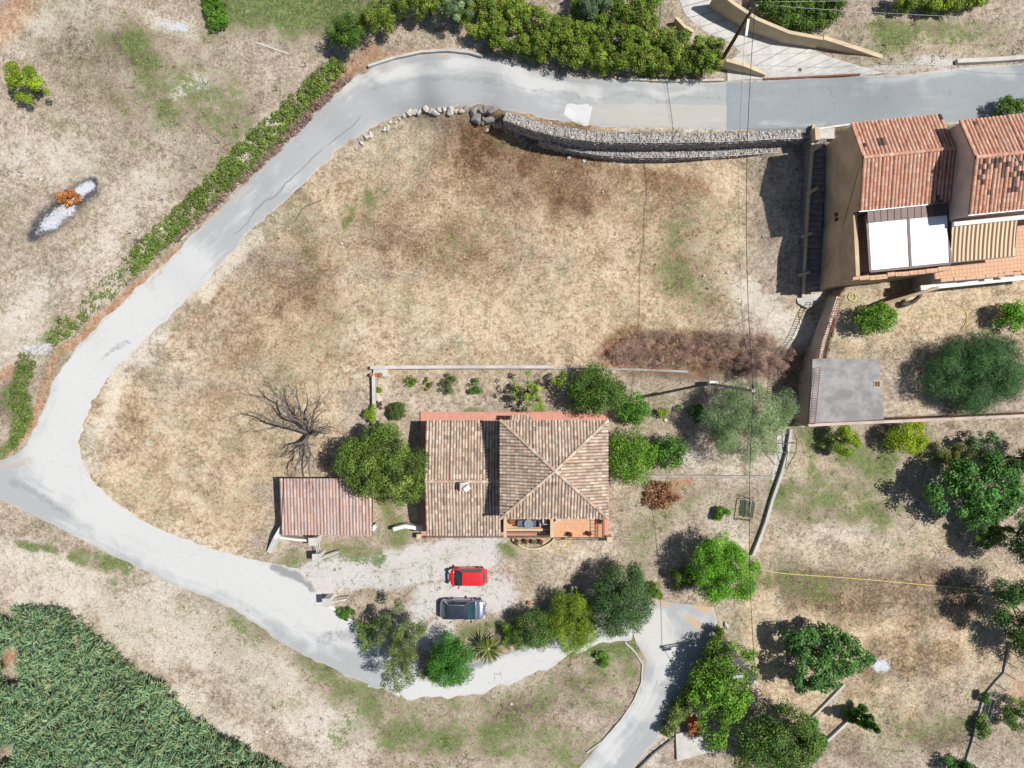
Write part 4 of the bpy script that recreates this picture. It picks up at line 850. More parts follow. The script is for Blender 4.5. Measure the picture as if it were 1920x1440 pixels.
b = MB(); b.box((0,0,.2), (1.1,1.25,1.2)); b.build('body', M['terracotta'], e); b = MB()
for k in range(6): b.box((-.5+k*.2,0,.86), (.17,1.4,.10)); 
b.build('tiled_top', M['terracotta'], e, bevel=.03)
# garden swing frame, hoses, small bits
q = G(1398,952); e = empty('garden_swing', (q.x,q.y,q.z), R(-8), 'dark green garden swing bench right of the small round bush', 'swing')
b = MB()
for k in range(5): b.box((-.28+.12*k,0,.45), (.07,1.5,.04))
b.build('seat', M['green'], e); b = MB()
for k in range(4): b.box((.33+.03*k,0,.6+.14*k), (.03,1.5,.08))
b.build('backrest', M['green'], e)
b = MB()
for sy in (-1,1):
    b.bar((-.6,sy*1.05,0), (0,sy*.95,1.7), .05); b.bar((.6,sy*1.05,0), (0,sy*.95,1.7), .05)
b.bar((0,-1,1.7), (0,1,1.7), .06); b.build('frame', M['darkmetal'], e)
def hose(pts, label, r=.03, name='garden_hose', mat=None, cat='hose', dz=.05):
    P_ = [G(a, c, dz) for a, c in pts]; return tag(MB().tube(P_, r, 5).build(name, mat or M['yellow']), label, cat)
def curve(pts, n=8):
    out = []
    for i in range(len(pts)-1):
        p0 = pts[max(i-1,0)]; p1_ = pts[i]; p2_ = pts[i+1]; p3 = pts[min(i+2,len(pts)-1)]
        for k in range(n):
            s = k/n; out.append(tuple(.5*((2*b1)+(-a+c)*s+(2*a-5*b1+4*c-d)*s*s+(-a+3*b1-3*c+d)*s**3) for a, b1, c, d in zip(p0, p1_, p2_, p3)))
    return out+[pts[-1]]
hose(curve([(1416,1066),(1470,1075),(1540,1080),(1620,1086),(1720,1095),(1830,1105)]), 'long yellow hose stretched across the lower right field', .035)
hose(curve([(1680,588),(1720,592),(1760,588),(1805,582),(1812,600),(1802,620)]), 'pale yellow hose curving over the terrace lawn', .03)
loop = [(1043+24*math.cos(a*.62)*(1-.02*a)+a*.5, 1020+9*math.sin(a*.62)) for a in range(34)]
hose(loop, 'tangled yellow hose loops lying below the house terrace', .02)
hose([(1597+7*math.cos(a*.5), 557+7*math.sin(a*.5)) for a in range(26)], 'coiled yellow hose ring below the beige parapet wall', .035, dz=.08)
q = G(1000,1010); b = MB(); r_ = 1.75
pts = [(q.x-1.95+.10*k*1.08, -14.45-.95*math.sin(math.pi*k/36)**.7, 0) for k in range(37)]
b = wallstrip('planter_wall', [(p[0],p[1],-.2,.35) for p in pts], .16, M['cream']); tag(b, 'curved cream planter edging under the terrace', 'planter')
def pot(x, y, z, r0, label, mat=None, grp=None, name='flower_pot'):
    e = empty(name, (x,y,z), 0, label, 'flower pot', grp)
    b = MB(); b.cyl((0,0,0), r0*.75, r0*1.5, 14, r0); b.cyl((0,0,r0*1.5), r0*1.1, .03, 14); b.build('pot', mat or M['terracotta'], e)
    return e
# ============================================================= PLANTS
GR_CIT = [(.10,.20,.018),(.145,.265,.025),(.065,.135,.014),(.19,.30,.03)]
GR_CITD = [(.06,.12,.018),(.09,.165,.022),(.04,.085,.014),(.12,.17,.03)]
GR_BRT = [(.14,.30,.02),(.18,.37,.03),(.10,.22,.015)]
GR_YEL = [(.36,.40,.015),(.28,.34,.015),(.44,.44,.03),(.20,.26,.015)]
GR_YG = [(.20,.27,.02),(.26,.31,.03),(.14,.20,.015)]
GR_HED = [(.13,.185,.02),(.19,.23,.03),(.09,.14,.015),(.23,.21,.05),(.11,.17,.018),(.25,.26,.045)]
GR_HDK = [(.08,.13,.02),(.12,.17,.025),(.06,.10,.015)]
GR_OLV = [(.21,.26,.15),(.27,.32,.19),(.15,.20,.10),(.32,.36,.24)]
GR_CAR = [(.075,.125,.05),(.055,.10,.04),(.10,.155,.065)]
GR_FIG = [(.07,.155,.045),(.10,.20,.06),(.05,.115,.035),(.14,.24,.07)]
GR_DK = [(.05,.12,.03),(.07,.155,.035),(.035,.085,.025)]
GR_BIG = [(.12,.165,.03),(.16,.205,.04),(.085,.125,.025),(.18,.22,.05)]
GR_GRY = [(.11,.13,.06),(.15,.16,.08),(.10,.13,.04),(.14,.17,.035),(.18,.17,.11)]
GR_GRN = [(.05,.14,.02),(.07,.19,.03),(.09,.22,.04)]
GR_IVY = [(.13,.19,.03),(.18,.24,.04),(.09,.14,.02)]
GR_BRA = [(.14,.20,.035),(.18,.24,.05),(.10,.15,.03),(.22,.22,.08)]
DRY = [(.34,.225,.18),(.42,.30,.24),(.25,.16,.13),(.50,.38,.31),(.30,.18,.15)]
def leafset(rng, cen, rad, n, L, Wd, cols, up=.5, droop=0., jit=.5, shell=.55, dirs=None, zsq=1., clumptone=.22):
    """n pointed leaves on the surface of clumps; returns vertices (4n,3), faces, colours"""
    cen = np.asarray(cen, float); rad = np.asarray(rad, float); wgt = rad**2; wgt = wgt/wgt.sum()
    k = rng.choice(len(cen), n, p=wgt); d = rng.normal(0, 1, (n, 3)); d[:, 2] += up; d /= np.linalg.norm(d, axis=1, keepdims=True)
    rr = rad[k]*(shell+(1-shell)*rng.rand(n)); off = d*rr[:, None]; off[:, 2] *= zsq; p = cen[k]+off
    nrm = d+rng.normal(0, jit, (n, 3)); nrm[:, 2] += .35; nrm /= np.linalg.norm(nrm, axis=1, keepdims=True)
    tv = rng.normal(0, 1, (n, 3)) if dirs is None else dirs[k]+rng.normal(0, .35, (n, 3))
    if droop: tv = d*(1-droop)+tv*.45; tv[:, 2] -= droop*.6
    tv -= nrm*np.sum(tv*nrm, 1, keepdims=True); tv /= np.linalg.norm(tv, axis=1, keepdims=True)+1e-9
    b = np.cross(nrm, tv); l = L*(.65+.7*rng.rand(n))[:, None]; w_ = Wd*(.65+.7*rng.rand(n))[:, None]
    V = np.stack([p-tv*l*.5, p+b*w_*.5+tv*l*.05+nrm*l*.06, p+tv*l*.5-nrm*l*.05, p-b*w_*.5+tv*l*.05+nrm*l*.06], 1).reshape(-1, 3)
    cols = np.array(cols); ct = rng.normal(0, clumptone, len(cen)); ci = rng.randint(0, len(cols), len(cen))
    pick = np.where(rng.rand(n) < .45, ci[k], rng.randint(0, len(cols), n)); c = cols[pick]*(1+ct[k]+rng.normal(0, .14, n))[:, None]
    c = np.clip(c*(np.array((1.12,1.3,1.0)) if len(cols) and cols[0][1] > cols[0][0] else 1), .008, .7); Cc = np.repeat(c, 4, 0); F = np.arange(4*n).reshape(n, 4)
    return V, F, Cc
def clumps(rng, c, rx, ry, rz, n, cr, low=-.25, inner=.35, lump=.22):
    out = []; R_ = []
    ph = rng.rand(6)*6.28
    while len(out) < n:
        d = rng.normal(0, 1, 3); d /= np.linalg.norm(d)
        if d[2] < low: continue
        a = math.atan2(d[1], d[0]); lm = 1+lump*(.5*math.sin(2*a+ph[0])+.45*math.sin(3*a+ph[1])+.4*math.sin(5*a+ph[2])+.25*math.sin(8*a+ph[3]))*(1-.5*abs(d[2]))
        f = (1-cr*.55)*(1 if rng.rand() > inner else rng.uniform(.3,.85))*lm*rng.uniform(.9,1.05)
        out.append((c[0]+d[0]*rx*f, c[1]+d[1]*ry*f, c[2]+d[2]*rz*f)); R_.append(rng.uniform(.75,1.25)*cr*(rx*ry)**.5)
    return np.array(out), np.array(R_)
SEED = [100]
def trunk(parent, base, cen, rr, tr, targets, rng, name='trunk', mat=None):
    b = MB(); base = Vector(base); fork = base.lerp(Vector(cen), .45)+Vector((rng.normal(0,.06), rng.normal(0,.06), 0))
    b.tube([base-Vector((0,0,.25)), base.lerp(fork, .5)+Vector((rng.normal(0,.04), rng.normal(0,.04), 0)), fork], [tr*1.25, tr, tr*.8], 7)
    for q in targets:
        q = Vector(q); m = fork.lerp(q, .5)+Vector((rng.normal(0,.1)*rr, rng.normal(0,.1)*rr, .08*rr)); b.tube([fork, m, q], [tr*.5, tr*.28, tr*.08], 5)
    return b.build(name, mat or M['bark'], parent, smooth=True)
def tree(name, px, py, rpx, label, cols, cat='tree', h=None, ry=None, ncl=34, cr=.32, dens=150, L=.2, Wd=.10, flat=.75, zc=None, group=None, low=-.25, inner=.35, up=.5, droop=0., jit=.5, shell=.55, lump=.22, tr=None, nl=7, leafmat='leaf', dirs=None, zsq=1., ground=None, tone=.22):
    """one tree or bush: apparent crown centre and radius in survey pixels"""
    SEED[0] += 1; rng = np.random.RandomState(SEED[0]); rpx = rpx*1.06; rx = rpx*.05; L *= .88; Wd *= .88; ncl = int(ncl*1.2); ry_ = (ry*1.06 if ry else rpx)*.05; rm = (rx*ry_)**.5
    rz = rm*flat; clear = h if h is not None else max(.0, .5*rm)
    g = G(px, py); z0 = g.z
    for _ in range(3): c = W(px, py, z0+clear+rz*.8); z0 = t(c.x, c.y) if ground is None else ground
    s = (H-c.z)/H; rx *= s; ry_ *= s; base = (c.x, c.y, z0)
    root = empty(name, base, 0, label, cat, group)
    cen, rad = clumps(rng, (0, 0, clear+rz*.75), rx, ry_, rz, ncl, cr, low, inner, lump)
    n = int(dens*rx*ry_*9.*(.2*.1)/(L*Wd))+80
    V, F, Cc = leafset(rng, cen, rad, n, L, Wd, cols, up, droop, jit, shell, dirs, zsq, tone)
    keep = V.reshape(-1, 4, 3)[:, :, 2].min(1) > .02; F = F[keep]
    np_mesh('crown', V, F, M[leafmat], root, Cc)
    tg = cen[rng.choice(len(cen), min(nl, len(cen)), replace=False)]
    trunk(root, (0,0,0), (0,0,clear+rz*.6), rm, tr or max(.04, .045*rm+.02), tg, rng)
    return root, base
def hedge(name, pts, wpx_, h, label, cols, cat='hedge', zpx=None, dens=230, L=.17, Wd=.10, cr=.55, group=None, jitr=.25, leafmat='leaf', ends=True, sink=0, up=.6):
    """hedge along apparent centre line at its top height"""
    SEED[0] += 1; rng = np.random.RandomState(SEED[0]); P_ = []
    for px, py in pts:
        g = G(px, py); z0 = g.z
        for _ in range(3): c = W(px, py, z0+h*.8); z0 = t(c.x, c.y)
        P_.append((c.x, c.y, z0))
    P_ = np.array(P_); root = empty(name, tuple(P_[0]), 0, label, cat, group); cen = []; rad = []; wd = wpx_*.05 if not hasattr(wpx_, '__len__') else None
    for i in range(len(P_)-1):
        a, c = P_[i], P_[i+1]; Ls = np.linalg.norm(c[:2]-a[:2]); d = (c-a)/Ls; nn = np.array((-d[1], d[0], 0))
        w0 = wd if wd else wpx_[i]*.05; w1 = wd if wd else wpx_[i+1]*.05
        m = int(Ls*max(w0, w1)/(cr*cr)*1.5)+4
        for _ in range(m):
            q = rng.rand(); ww = w0+(w1-w0)*q; lat = rng.uniform(-.5, .5)*max(.1, ww-cr*1.2); e = 1-abs(lat)/(ww/2+.01)
            hh = h*rng.uniform(.55, .92) if rng.rand() > .3 else h*rng.uniform(.15, .6)
            hh = min(hh, h*(.55+.6*e)); p = a+(c-a)*q+nn*lat; cen.append((p[0]-P_[0][0], p[1]-P_[0][1], p[2]-P_[0][2]+hh-cr*.3-sink)); rad.append(cr*rng.uniform(.6, 1.2))
    cen = np.array(cen); rad = np.array(rad); area = sum(np.linalg.norm(P_[i+1][:2]-P_[i][:2]) for i in range(len(P_)-1))*(wd or np.mean(wpx_)*.05)
    n = int(2.6*dens*area*(.02/(L*Wd)))
    V, F, Cc = leafset(rng, cen, rad, n, L, Wd, cols, up, 0, .5, .5)
    keep = V.reshape(-1, 4, 3)[:, :, 2].min(1) > -1.5; np_mesh('foliage', V, F[keep], M[leafmat], root, Cc)
    b = MB()
    for i in range(len(P_)-1):
        a, c = Vector(P_[i]), Vector(P_[i+1]); m = max(1, int((c-a).length/1.2))
        for k in range(m):
            q = a.lerp(c, (k+.5)/m)-Vector(P_[0]); b.tube([q-Vector((0,0,.2)), q+Vector((.05,.05,h*.6))], [.05,.02], 5)
    o = b.build('stems', M['bark'], root); o['kind'] = 'stuff'; return root

# --- citrus and fruit trees round the house
cit = dict(cr=.32, ncl=60, lump=.12, L=.19, Wd=.12, dens=150, flat=.85, tone=.14)
tree('orange_tree', 1117, 733, 52, 'large dark citrus tree behind the house, over the end of the salmon patio', GR_CITD, h=.7, ry=46, **cit)
tree('orange_tree', 1187, 766, 30, 'smaller citrus tree just right of the dark tree behind the house', GR_GRN+GR_CIT, h=.6, ry=27, **cit)
tree('orange_tree', 1183, 856, 40, 'tall bright green citrus tree against the right wall of the house', GR_CIT, h=.8, ry=52, **cit)
tree('orange_tree', 1255, 847, 32, 'round dark citrus tree second from the right wall of the house', GR_DK+GR_CIT[:2], h=.7, ry=32, **cit)
tree('lemon_tree', 1640, 598, 38, 'round glossy citrus tree on the terrace lawn beside the stairs wall', GR_CIT, h=.3, ry=29, **cit)
tree('lemon_tree', 1900, 592, 34, 'bright round citrus bush at the right edge of the terrace lawn', GR_BRT, h=.3, ry=25, **cit)
tree('young_tree', 1243, 770, 13, 'tiny pale yellow green sapling between the citrus trees and the olive', GR_YG, h=.3, cr=.4, ncl=9, L=.16, Wd=.07, dens=70, inner=.6)
tree('young_tree', 1275, 764, 9, 'very small wispy seedling next to the tiny sapling', GR_OLV, h=.1, cr=.4, ncl=6, L=.14, Wd=.04, dens=50)
tree('lemon_tree', 50, 158, 42, 'yellow green fruit tree alone at the far left', GR_YEL[:2]+GR_YG+[(.12,.20,.01)], h=.5, ry=32, cr=.27, ncl=20, L=.18, Wd=.11, dens=95, lump=.5, inner=.5)
tree('golden_shrub', 1700, 820, 36, 'round bright yellow shrub below the terrace lawn', GR_YEL, h=.5, ry=31, lump=.06, cr=.3, ncl=60, L=.15, Wd=.09, flat=.9, tone=.08)
tree('golden_shrub', 1584, 825, 25, 'smaller yellow green shrub left of the bright yellow one', GR_YG+[(.3,.36,.02)], h=.6, ry=26, lump=.08, cr=.32, ncl=40, L=.15, Wd=.08, flat=1.1)
# --- big trees
tree('large_tree', 722, 872, 76, 'big loose dark green tree between the shed and the house', GR_BIG, h=1.8, ry=72, ncl=120, cr=.20, L=.26, Wd=.09, dens=170, lump=.18, flat=.8, droop=.35)
tree('olive_tree', 1402, 790, 78, 'silvery grey green olive tree under the middle power pole', GR_OLV, h=1.2, ry=66, ncl=110, cr=.24, L=.26, Wd=.035, dens=120, droop=.45, lump=.3, flat=.7, inner=.3)
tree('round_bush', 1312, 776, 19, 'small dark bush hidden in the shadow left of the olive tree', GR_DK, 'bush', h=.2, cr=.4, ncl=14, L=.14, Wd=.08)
tree('broom_bush', 1832, 700, 92, 'huge dark green needle leaved bush on the terrace lawn', [(.05,.115,.045),(.07,.145,.055),(.035,.085,.035),(.09,.15,.06)], 'bush', h=.1, ry=70, ncl=160, cr=.24, L=.5, Wd=.035, dens=190, droop=.75, lump=.08, flat=.52, inner=.5)
tree('bright_tree', 1357, 1067, 56, 'vivid bright green tree at the head of the small road', GR_BRT, h=1.6, ry=60, ncl=90, cr=.24, L=.2, Wd=.08, dens=180, lump=.22, flat=.75)
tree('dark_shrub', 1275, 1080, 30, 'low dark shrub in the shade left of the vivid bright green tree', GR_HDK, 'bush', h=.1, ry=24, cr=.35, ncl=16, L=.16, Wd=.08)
tree('dark_shrub', 1228, 1106, 13, 'small olive coloured bush between the dark round tree and the road head', GR_YG+GR_HDK, 'bush', h=.1, ry=19, cr=.4, ncl=10, L=.15, Wd=.06)
tree('carob_tree', 1166, 1127, 54, 'dense dark grey green round tree beside the pale road junction', GR_CAR, h=1.3, ry=62, ncl=110, cr=.26, L=.16, Wd=.09, dens=200, flat=.75, lump=.16, tone=.10)
tree('feathery_tree', 1073, 1168, 47, 'yellow green feathery tree left of the dense dark round tree', GR_YG+[(.17,.20,.03)], h=1.2, ry=51, ncl=80, cr=.27, L=.26, Wd=.045, dens=170, droop=.5, lump=.25, flat=.6)
tree('fig_tree', 1541, 1230, 66, 'dark open fig tree in the middle of the lower right field', GR_FIG, h=.9, ry=60, ncl=80, cr=.19, L=.24, Wd=.2, dens=220, lump=.3, flat=.65, inner=.2)
tree('walnut_tree', 1462, 1395, 74, 'large mixed green tree at the bottom edge right of the concrete pad', GR_BIG+GR_DK, h=1.5, ry=64, ncl=110, cr=.23, L=.19, Wd=.12, dens=180, lump=.22)
tree('walnut_tree', 1512, 1385, 34, 'blue green tree growing against the right of the large bottom tree', GR_FIG, h=1.6, ry=42, ncl=34, cr=.26, L=.2, Wd=.13, dens=140)
tree('fig_tree', 1833, 918, 74, 'wide glossy green tree, biggest crown at the right edge', GR_GRN+GR_FIG, h=1.6, ry=64, ncl=100, cr=.21, L=.25, Wd=.17, dens=210, lump=.26, flat=.7)
tree('fig_tree', 1842, 828, 30, 'grey green small fig just under the terrace fence', [(.13,.19,.10),(.17,.24,.13),(.10,.15,.08)], h=.8, ry=27, ncl=22, cr=.25, L=.18, Wd=.13, dens=95)
tree('thin_tree', 1795, 858, 36, 'thin straggly olive brown tree between the yellow shrub and the wide glossy tree', [(.16,.17,.04),(.20,.19,.06),(.11,.14,.04)], h=.8, ry=34, ncl=26, cr=.2, L=.2, Wd=.06, dens=60, lump=.6, inner=.6, nl=12)
tree('loquat_tree', 1852, 992, 36, 'loquat like tree with long leaves below the wide glossy tree', [(.09,.16,.03),(.14,.20,.045),(.06,.11,.025),(.20,.24,.07)], h=1., ry=38, ncl=36, cr=.2, L=.5, Wd=.09, dens=120, droop=.6, lump=.45)
tree('dark_tree', 1928, 1140, 62, 'very dark tree cut by the right edge of the picture', GR_DK, h=2.5, ry=60, ncl=40, cr=.25)
tree('dark_tree', 1948, 1010, 56, 'dark tree at the right edge, beside the long leaved tree', GR_DK+GR_FIG, h=3, ry=50, ncl=40, cr=.25)
tree('dark_tree', 1948, 865, 52, 'dark tree at the right edge next to the terrace steps', GR_DK, h=2.5, ry=44, ncl=40, cr=.25)
tree('dark_tree', 1930, 1205, 44, 'low dark tree at the right edge above the wire fence', GR_DK+GR_HDK, h=1.2, ry=40, ncl=40, cr=.28)
tree('fence_shrub', 1843, 1362, 12, 'small green shrub growing through the lower part of the wire fence', GR_CIT+GR_HDK, 'bush', h=.2, ry=22, ncl=14, cr=.35)
tree('fence_shrub', 1848, 1306, 11, 'small bright green shrub at the bend of the wire fence', GR_GRN, 'bush', h=.2, ry=12, ncl=10, cr=.35)
tree('round_bush', 1907, 1338, 30, 'olive coloured bush inside the fenced plot at the lower right', GR_YG+GR_HDK+GR_DK, 'bush', h=.3, ry=27, ncl=20, cr=.3, dens=110)
tree('round_bush', 1795, 1442, 34, 'dark bush at the bottom edge beside the fence', GR_DK, 'bush', h=.3, ry=20, ncl=20, cr=.3)
tree('round_bush', 1893, 200, 30, 'clipped green bush above the lichen spotted roof', GR_CITD+GR_HDK, 'bush', h=.4, ry=19, ncl=24, cr=.34)
# vine covered tree and ivy hedge at the lower road
tree('vine_tree', 1352, 1292, 58, 'bright vine tangle spread over the pergola under the lattice pole', [(.10,.20,.02),(.15,.27,.03),(.06,.13,.018),(.20,.30,.04)], h=1.2, ry=86, ncl=130, cr=.18, L=.22, Wd=.15, dens=150, lump=.3, flat=.45, inner=.45)
hedge('ivy_hedge', [(1352,1183),(1338,1228),(1312,1278),(1280,1332),(1248,1382)], [16,34,34,34,22], 2.0, 'long ivy covered hedge leaning over the right side of the lower road', GR_IVY+[(.20,.20,.09)], cr=.4, L=.14, Wd=.10)
# cypress
def cypress(bx, by, tx, ty, h, label):
    SEED[0] += 1; rng = np.random.RandomState(SEED[0]); q = G(bx, by); root = empty('cypress', q, 0, label, 'tree'); tp = W(tx, ty, q.z+h)-q
    cen = []; rad = []
    for k in range(80):
        s = rng.rand(); r = .95*(1-s)**.6*rng.uniform(.3,1); a = rng.rand()*6.28; cen.append((tp.x*s+math.cos(a)*r, tp.y*s+math.sin(a)*r, .3+(h-.3)*s)); rad.append(.35*(1-s*.6)*rng.uniform(.6,1.2))
    V, F, Cc = leafset(rng, cen, rad, 8000, .18, .07, [(.06,.15,.02),(.10,.22,.03),(.04,.09,.015)], .2, .3); np_mesh('crown', V, F, M['leaf'], root, Cc)
    MB().tube([(0,0,-.2),(tp.x*.5,tp.y*.5,h*.5),(tp.x,tp.y,h*.95)], [.1,.06,.02], 6).build('trunk', M['bark'], root)
cypress(1600, 1334, 1650, 1372, 5.2, 'narrow pointed cypress standing between the two pale wall pieces')
# row by the gravel yard
tree('loose_tree', 752, 1214, 46, 'tall loose grey brown tree overhanging the left road', GR_GRY, h=2.2, ry=66, ncl=90, cr=.18, L=.18, Wd=.075, dens=120, lump=.45, flat=.8, inner=.5, nl=14)
tree('oleander', 846, 1238, 43, 'dense green oleander with pink flowers between the grey brown tree and the cycad', GR_GRN+[(.08,.2,.03)], 'shrub', h=.8, ry=46, ncl=60, cr=.3, L=.24, Wd=.06, dens=170, flat=.9, lump=.1)
tree('oleander', 998, 1182, 38, 'darker oleander with faint pink flowers right of the cycad', GR_HDK+GR_GRN+[(.30,.16,.18)], 'shrub', h=.8, ry=38, ncl=50, cr=.3, L=.22, Wd=.06, dens=140, flat=.8, lump=.12)
tree('small_shrub', 962, 1192, 20, 'narrow olive coloured shrub squeezed between the cycad and the darker oleander', GR_YG+GR_HDK, 'shrub', h=.4, ry=28, ncl=16, cr=.3, L=.18, Wd=.05, dens=110)
tree('small_shrub', 1081, 1108, 13, 'shrub with white flowers above the yellow green feathery tree', GR_HDK+[(.6,.6,.55)], 'shrub', h=.5, ry=10, ncl=10, cr=.36, L=.13, Wd=.07)
tree('small_shrub', 648, 1149, 17, 'low green shrub beside the white gate pillar', GR_GRN+GR_CIT, 'shrub', h=.05, ry=12, ncl=12, cr=.35, L=.15, Wd=.06)
tree('small_shrub', 1128, 1236, 13, 'small round green shrub on the grassy island inside the road bend', GR_CIT+GR_GRN, 'shrub', h=.05, ncl=12, cr=.4, L=.12, Wd=.07)
tree('small_shrub', 1353, 963, 17, 'small round green shrub left of the garden swing', GR_CIT+GR_GRN, 'shrub', h=.1, ry=14, ncl=14, cr=.4, L=.13, Wd=.07)
tree('boxwood_ball', 746, 772, 17, 'neatly clipped round dark bush left of the house corner', [(.09,.115,.035),(.12,.14,.05),(.07,.09,.03)], 'bush', h=.02, ry=16, ncl=40, cr=.3, L=.10, Wd=.06, dens=260, lump=.03, flat=1.0, inner=.1, tone=.05)
for (x, y, r, cl, lb) in ((772,717,12,GR_YG+GR_HDK,'first small bush from the left in the row below the garden wall'),(803,719,9,GR_HDK+[(.3,.2,.05)],'tiny brownish bush, second in the row below the garden wall'),(840,718,18,GR_GRY,'grey thin leaved bush, third in the row below the garden wall'),(893,726,14,GR_GRN,'dense green bush, fourth in the row below the garden wall')):
    tree('garden_bush', x, y, r, lb, cl, 'bush', h=.1, ncl=12, cr=.3, L=.14, Wd=.06, dens=70, lump=.4, group='small bushes in the back garden')
for (x, y, r, cl, lb) in ((698,776,18,GR_YG+[(.3,.33,.03)],'yellow green plant over the short garden wall'),(711,733,8,GR_YG,'small light green plant on the right of the short garden wall'),(711,757,7,[(.14,.06,.06),(.2,.08,.08)],'small dark red plant beside the short garden wall'),(708,797,9,[(.15,.08,.06),(.1,.1,.05)],'reddish plant at the lower end of the short garden wall')):
    tree('garden_plant', x, y, r, lb, cl, 'plant', h=.1, ncl=10, cr=.32, L=.15, Wd=.07, dens=80, lump=.4, group='plants along the short garden wall')
tree('fig_sapling', 992, 733, 42, 'sparse yellow green fig tree with bare branches behind the house', [(.22,.27,.04),(.28,.33,.06),(.14,.19,.03)], h=1.8, ry=37, ncl=36, cr=.15, L=.2, Wd=.12, dens=42, lump=.5, flat=.5, inner=.6, nl=16)
tree('fig_sapling', 1047, 713, 24, 'second smaller sparse tree between the fig and the dark citrus', [(.22,.27,.04),(.16,.22,.03)], h=1.3, ry=20, ncl=16, cr=.2, L=.16, Wd=.09, dens=40, lump=.5, inner=.6, nl=9)
# hedges across the top
hedge('clipped_hedge', [(878,-20),(900,16),(960,38),(1040,62),(1120,78),(1210,84),(1290,90),(1352,100)], [88,92,94,88,84,82,76,62], 2.9, 'long thick mixed green and ochre hedge above the upper road', GR_HED, cr=.5, L=.15, Wd=.10)
hedge('clipped_hedge', [(1080,-6),(1150,12),(1235,14)], [70,80,70], 2.8, 'second hedge block at the top, behind the long thick hedge', GR_HDK+GR_HED, cr=.5, L=.15, Wd=.1)
tree('grey_shrub', 1110, 6, 34, 'grey green shrub at the top edge behind the long hedge', [(.11,.15,.09),(.15,.19,.12)], 'shrub', h=1.6, ry=26, ncl=26, cr=.3, L=.15, Wd=.08)
tree('laurel_bush', 652, 63, 36, 'round dark green bush at the lower left end of the top hedge row', GR_HDK+GR_CITD, 'bush', h=.6, ry=32, ncl=34, cr=.3, L=.15, Wd=.1, dens=170)
tree('laurel_bush', 706, 36, 35, 'ochre green bush, second from the left in the top hedge row', GR_HED, 'bush', h=.8, ry=28, ncl=28, cr=.32, L=.15, Wd=.1, dens=170)
tree('laurel_bush', 752, 14, 38, 'dark ochre bush, third from the left in the top hedge row', GR_HED+GR_HDK, 'bush', h=.9, ry=26, ncl=28, cr=.32, L=.15, Wd=.1, dens=170)
tree('laurel_bush', 804, 4, 40, 'yellowish green bush, fourth from the left in the top hedge row', GR_HED+GR_YG, 'bush', h=1.1, ry=26, ncl=28, cr=.32, L=.15, Wd=.1, dens=170)
tree('olive_tree', 855, 12, 30, 'small silvery olive between the bushes at the top edge', GR_OLV, h=2, ry=26, ncl=26, cr=.26, L=.2, Wd=.05, dens=110, droop=.3)
hedge('clipped_hedge', [(1425,-14),(1470,2),(1530,8),(1590,0)], [40,70,84,50], 2.6, 'large rounded green hedge mass over the curved driveway wall', GR_HDK+GR_CITD+GR_YG[:1], cr=.5, L=.15, Wd=.1)
hedge('clipped_hedge', [(1680,-8),(1740,-2),(1800,-2),(1860,-6)], [28,30,30,30], 2.2, 'yellow green hedge tops along the upper right edge', GR_YG+GR_HED, cr=.45, L=.15, Wd=.1)
hedge('box_hedge', [(394,-12),(402,20),(409,52)], 42, .8, 'straight clipped bright green hedge block at the top left', [(.10,.19,.02),(.13,.23,.025),(.08,.15,.015)], cr=.26, L=.12, Wd=.08, dens=260)
# bramble strip along the left road and brush
hedge('bramble_strip', [(640,116),(600,150),(548,205),(500,255),(445,305),(395,355),(340,410),(285,455),(235,510),(180,565),(130,605),(90,642)], [38,44,52,58,58,52,50,50,48,44,42,34], .45, 'long strip of green brambles beside the left road', GR_BRA+[(.2,.22,.05)], 'brambles', cr=.36, L=.15, Wd=.10, dens=105)
hedge('dry_strip', [(655,140),(600,190),(540,250),(490,300),(430,352),(380,402),(330,448)], [14,20,22,20,18,16,12], .45, 'brown dried bramble edge between the green strip and the road', DRY, 'brambles', cr=.28, L=.16, Wd=.05, dens=110, leafmat='dryleaf')
hedge('bramble_strip', [(50,665),(42,700),(36,745),(40,790),(20,840)], [34,44,44,40,20], .6, 'wide patch of green weeds at the left edge near the junction', GR_BRA+[(.15,.14,.08)], 'brambles', cr=.4, L=.16, Wd=.08, dens=70)
hedge('dead_hedge', [(1150,668),(1200,656),(1260,655),(1320,652),(1390,655),(1450,668),(1490,690)], [40,70,76,72,72,80,60], 1.5, 'long mound of dead reddish brown brush between the field and the garden', DRY, cr=.42, L=.42, Wd=.022, dens=42, leafmat='dryleaf', jitr=.4)
tree('dead_bush', 1430, 690, 42, 'tall dead brown bush at the right end of the dead brush mound', DRY, 'bush', h=.8, ry=32, ncl=30, cr=.26, L=.3, Wd=.025, dens=55, leafmat='dryleaf')
tree('leaf_pile', 1238, 929, 34, 'heap of dry red brown leaves and cuttings below the kerb wall', [(.30,.13,.08),(.40,.21,.11),(.22,.09,.06),(.48,.32,.15)], 'leaf pile', h=0, ry=24, ncl=40, cr=.22, L=.24, Wd=.10, dens=90, flat=.3, leafmat='dryleaf', tr=.02)
tree('leaf_pile', 128, 371, 22, 'orange heap of dead leaves on the ash patch at the left', [(.48,.19,.06),(.55,.26,.10),(.38,.14,.05)], 'leaf pile', h=0, ry=16, ncl=30, cr=.25, L=.2, Wd=.1, dens=110, flat=.35, leafmat='dryleaf', tr=.02)

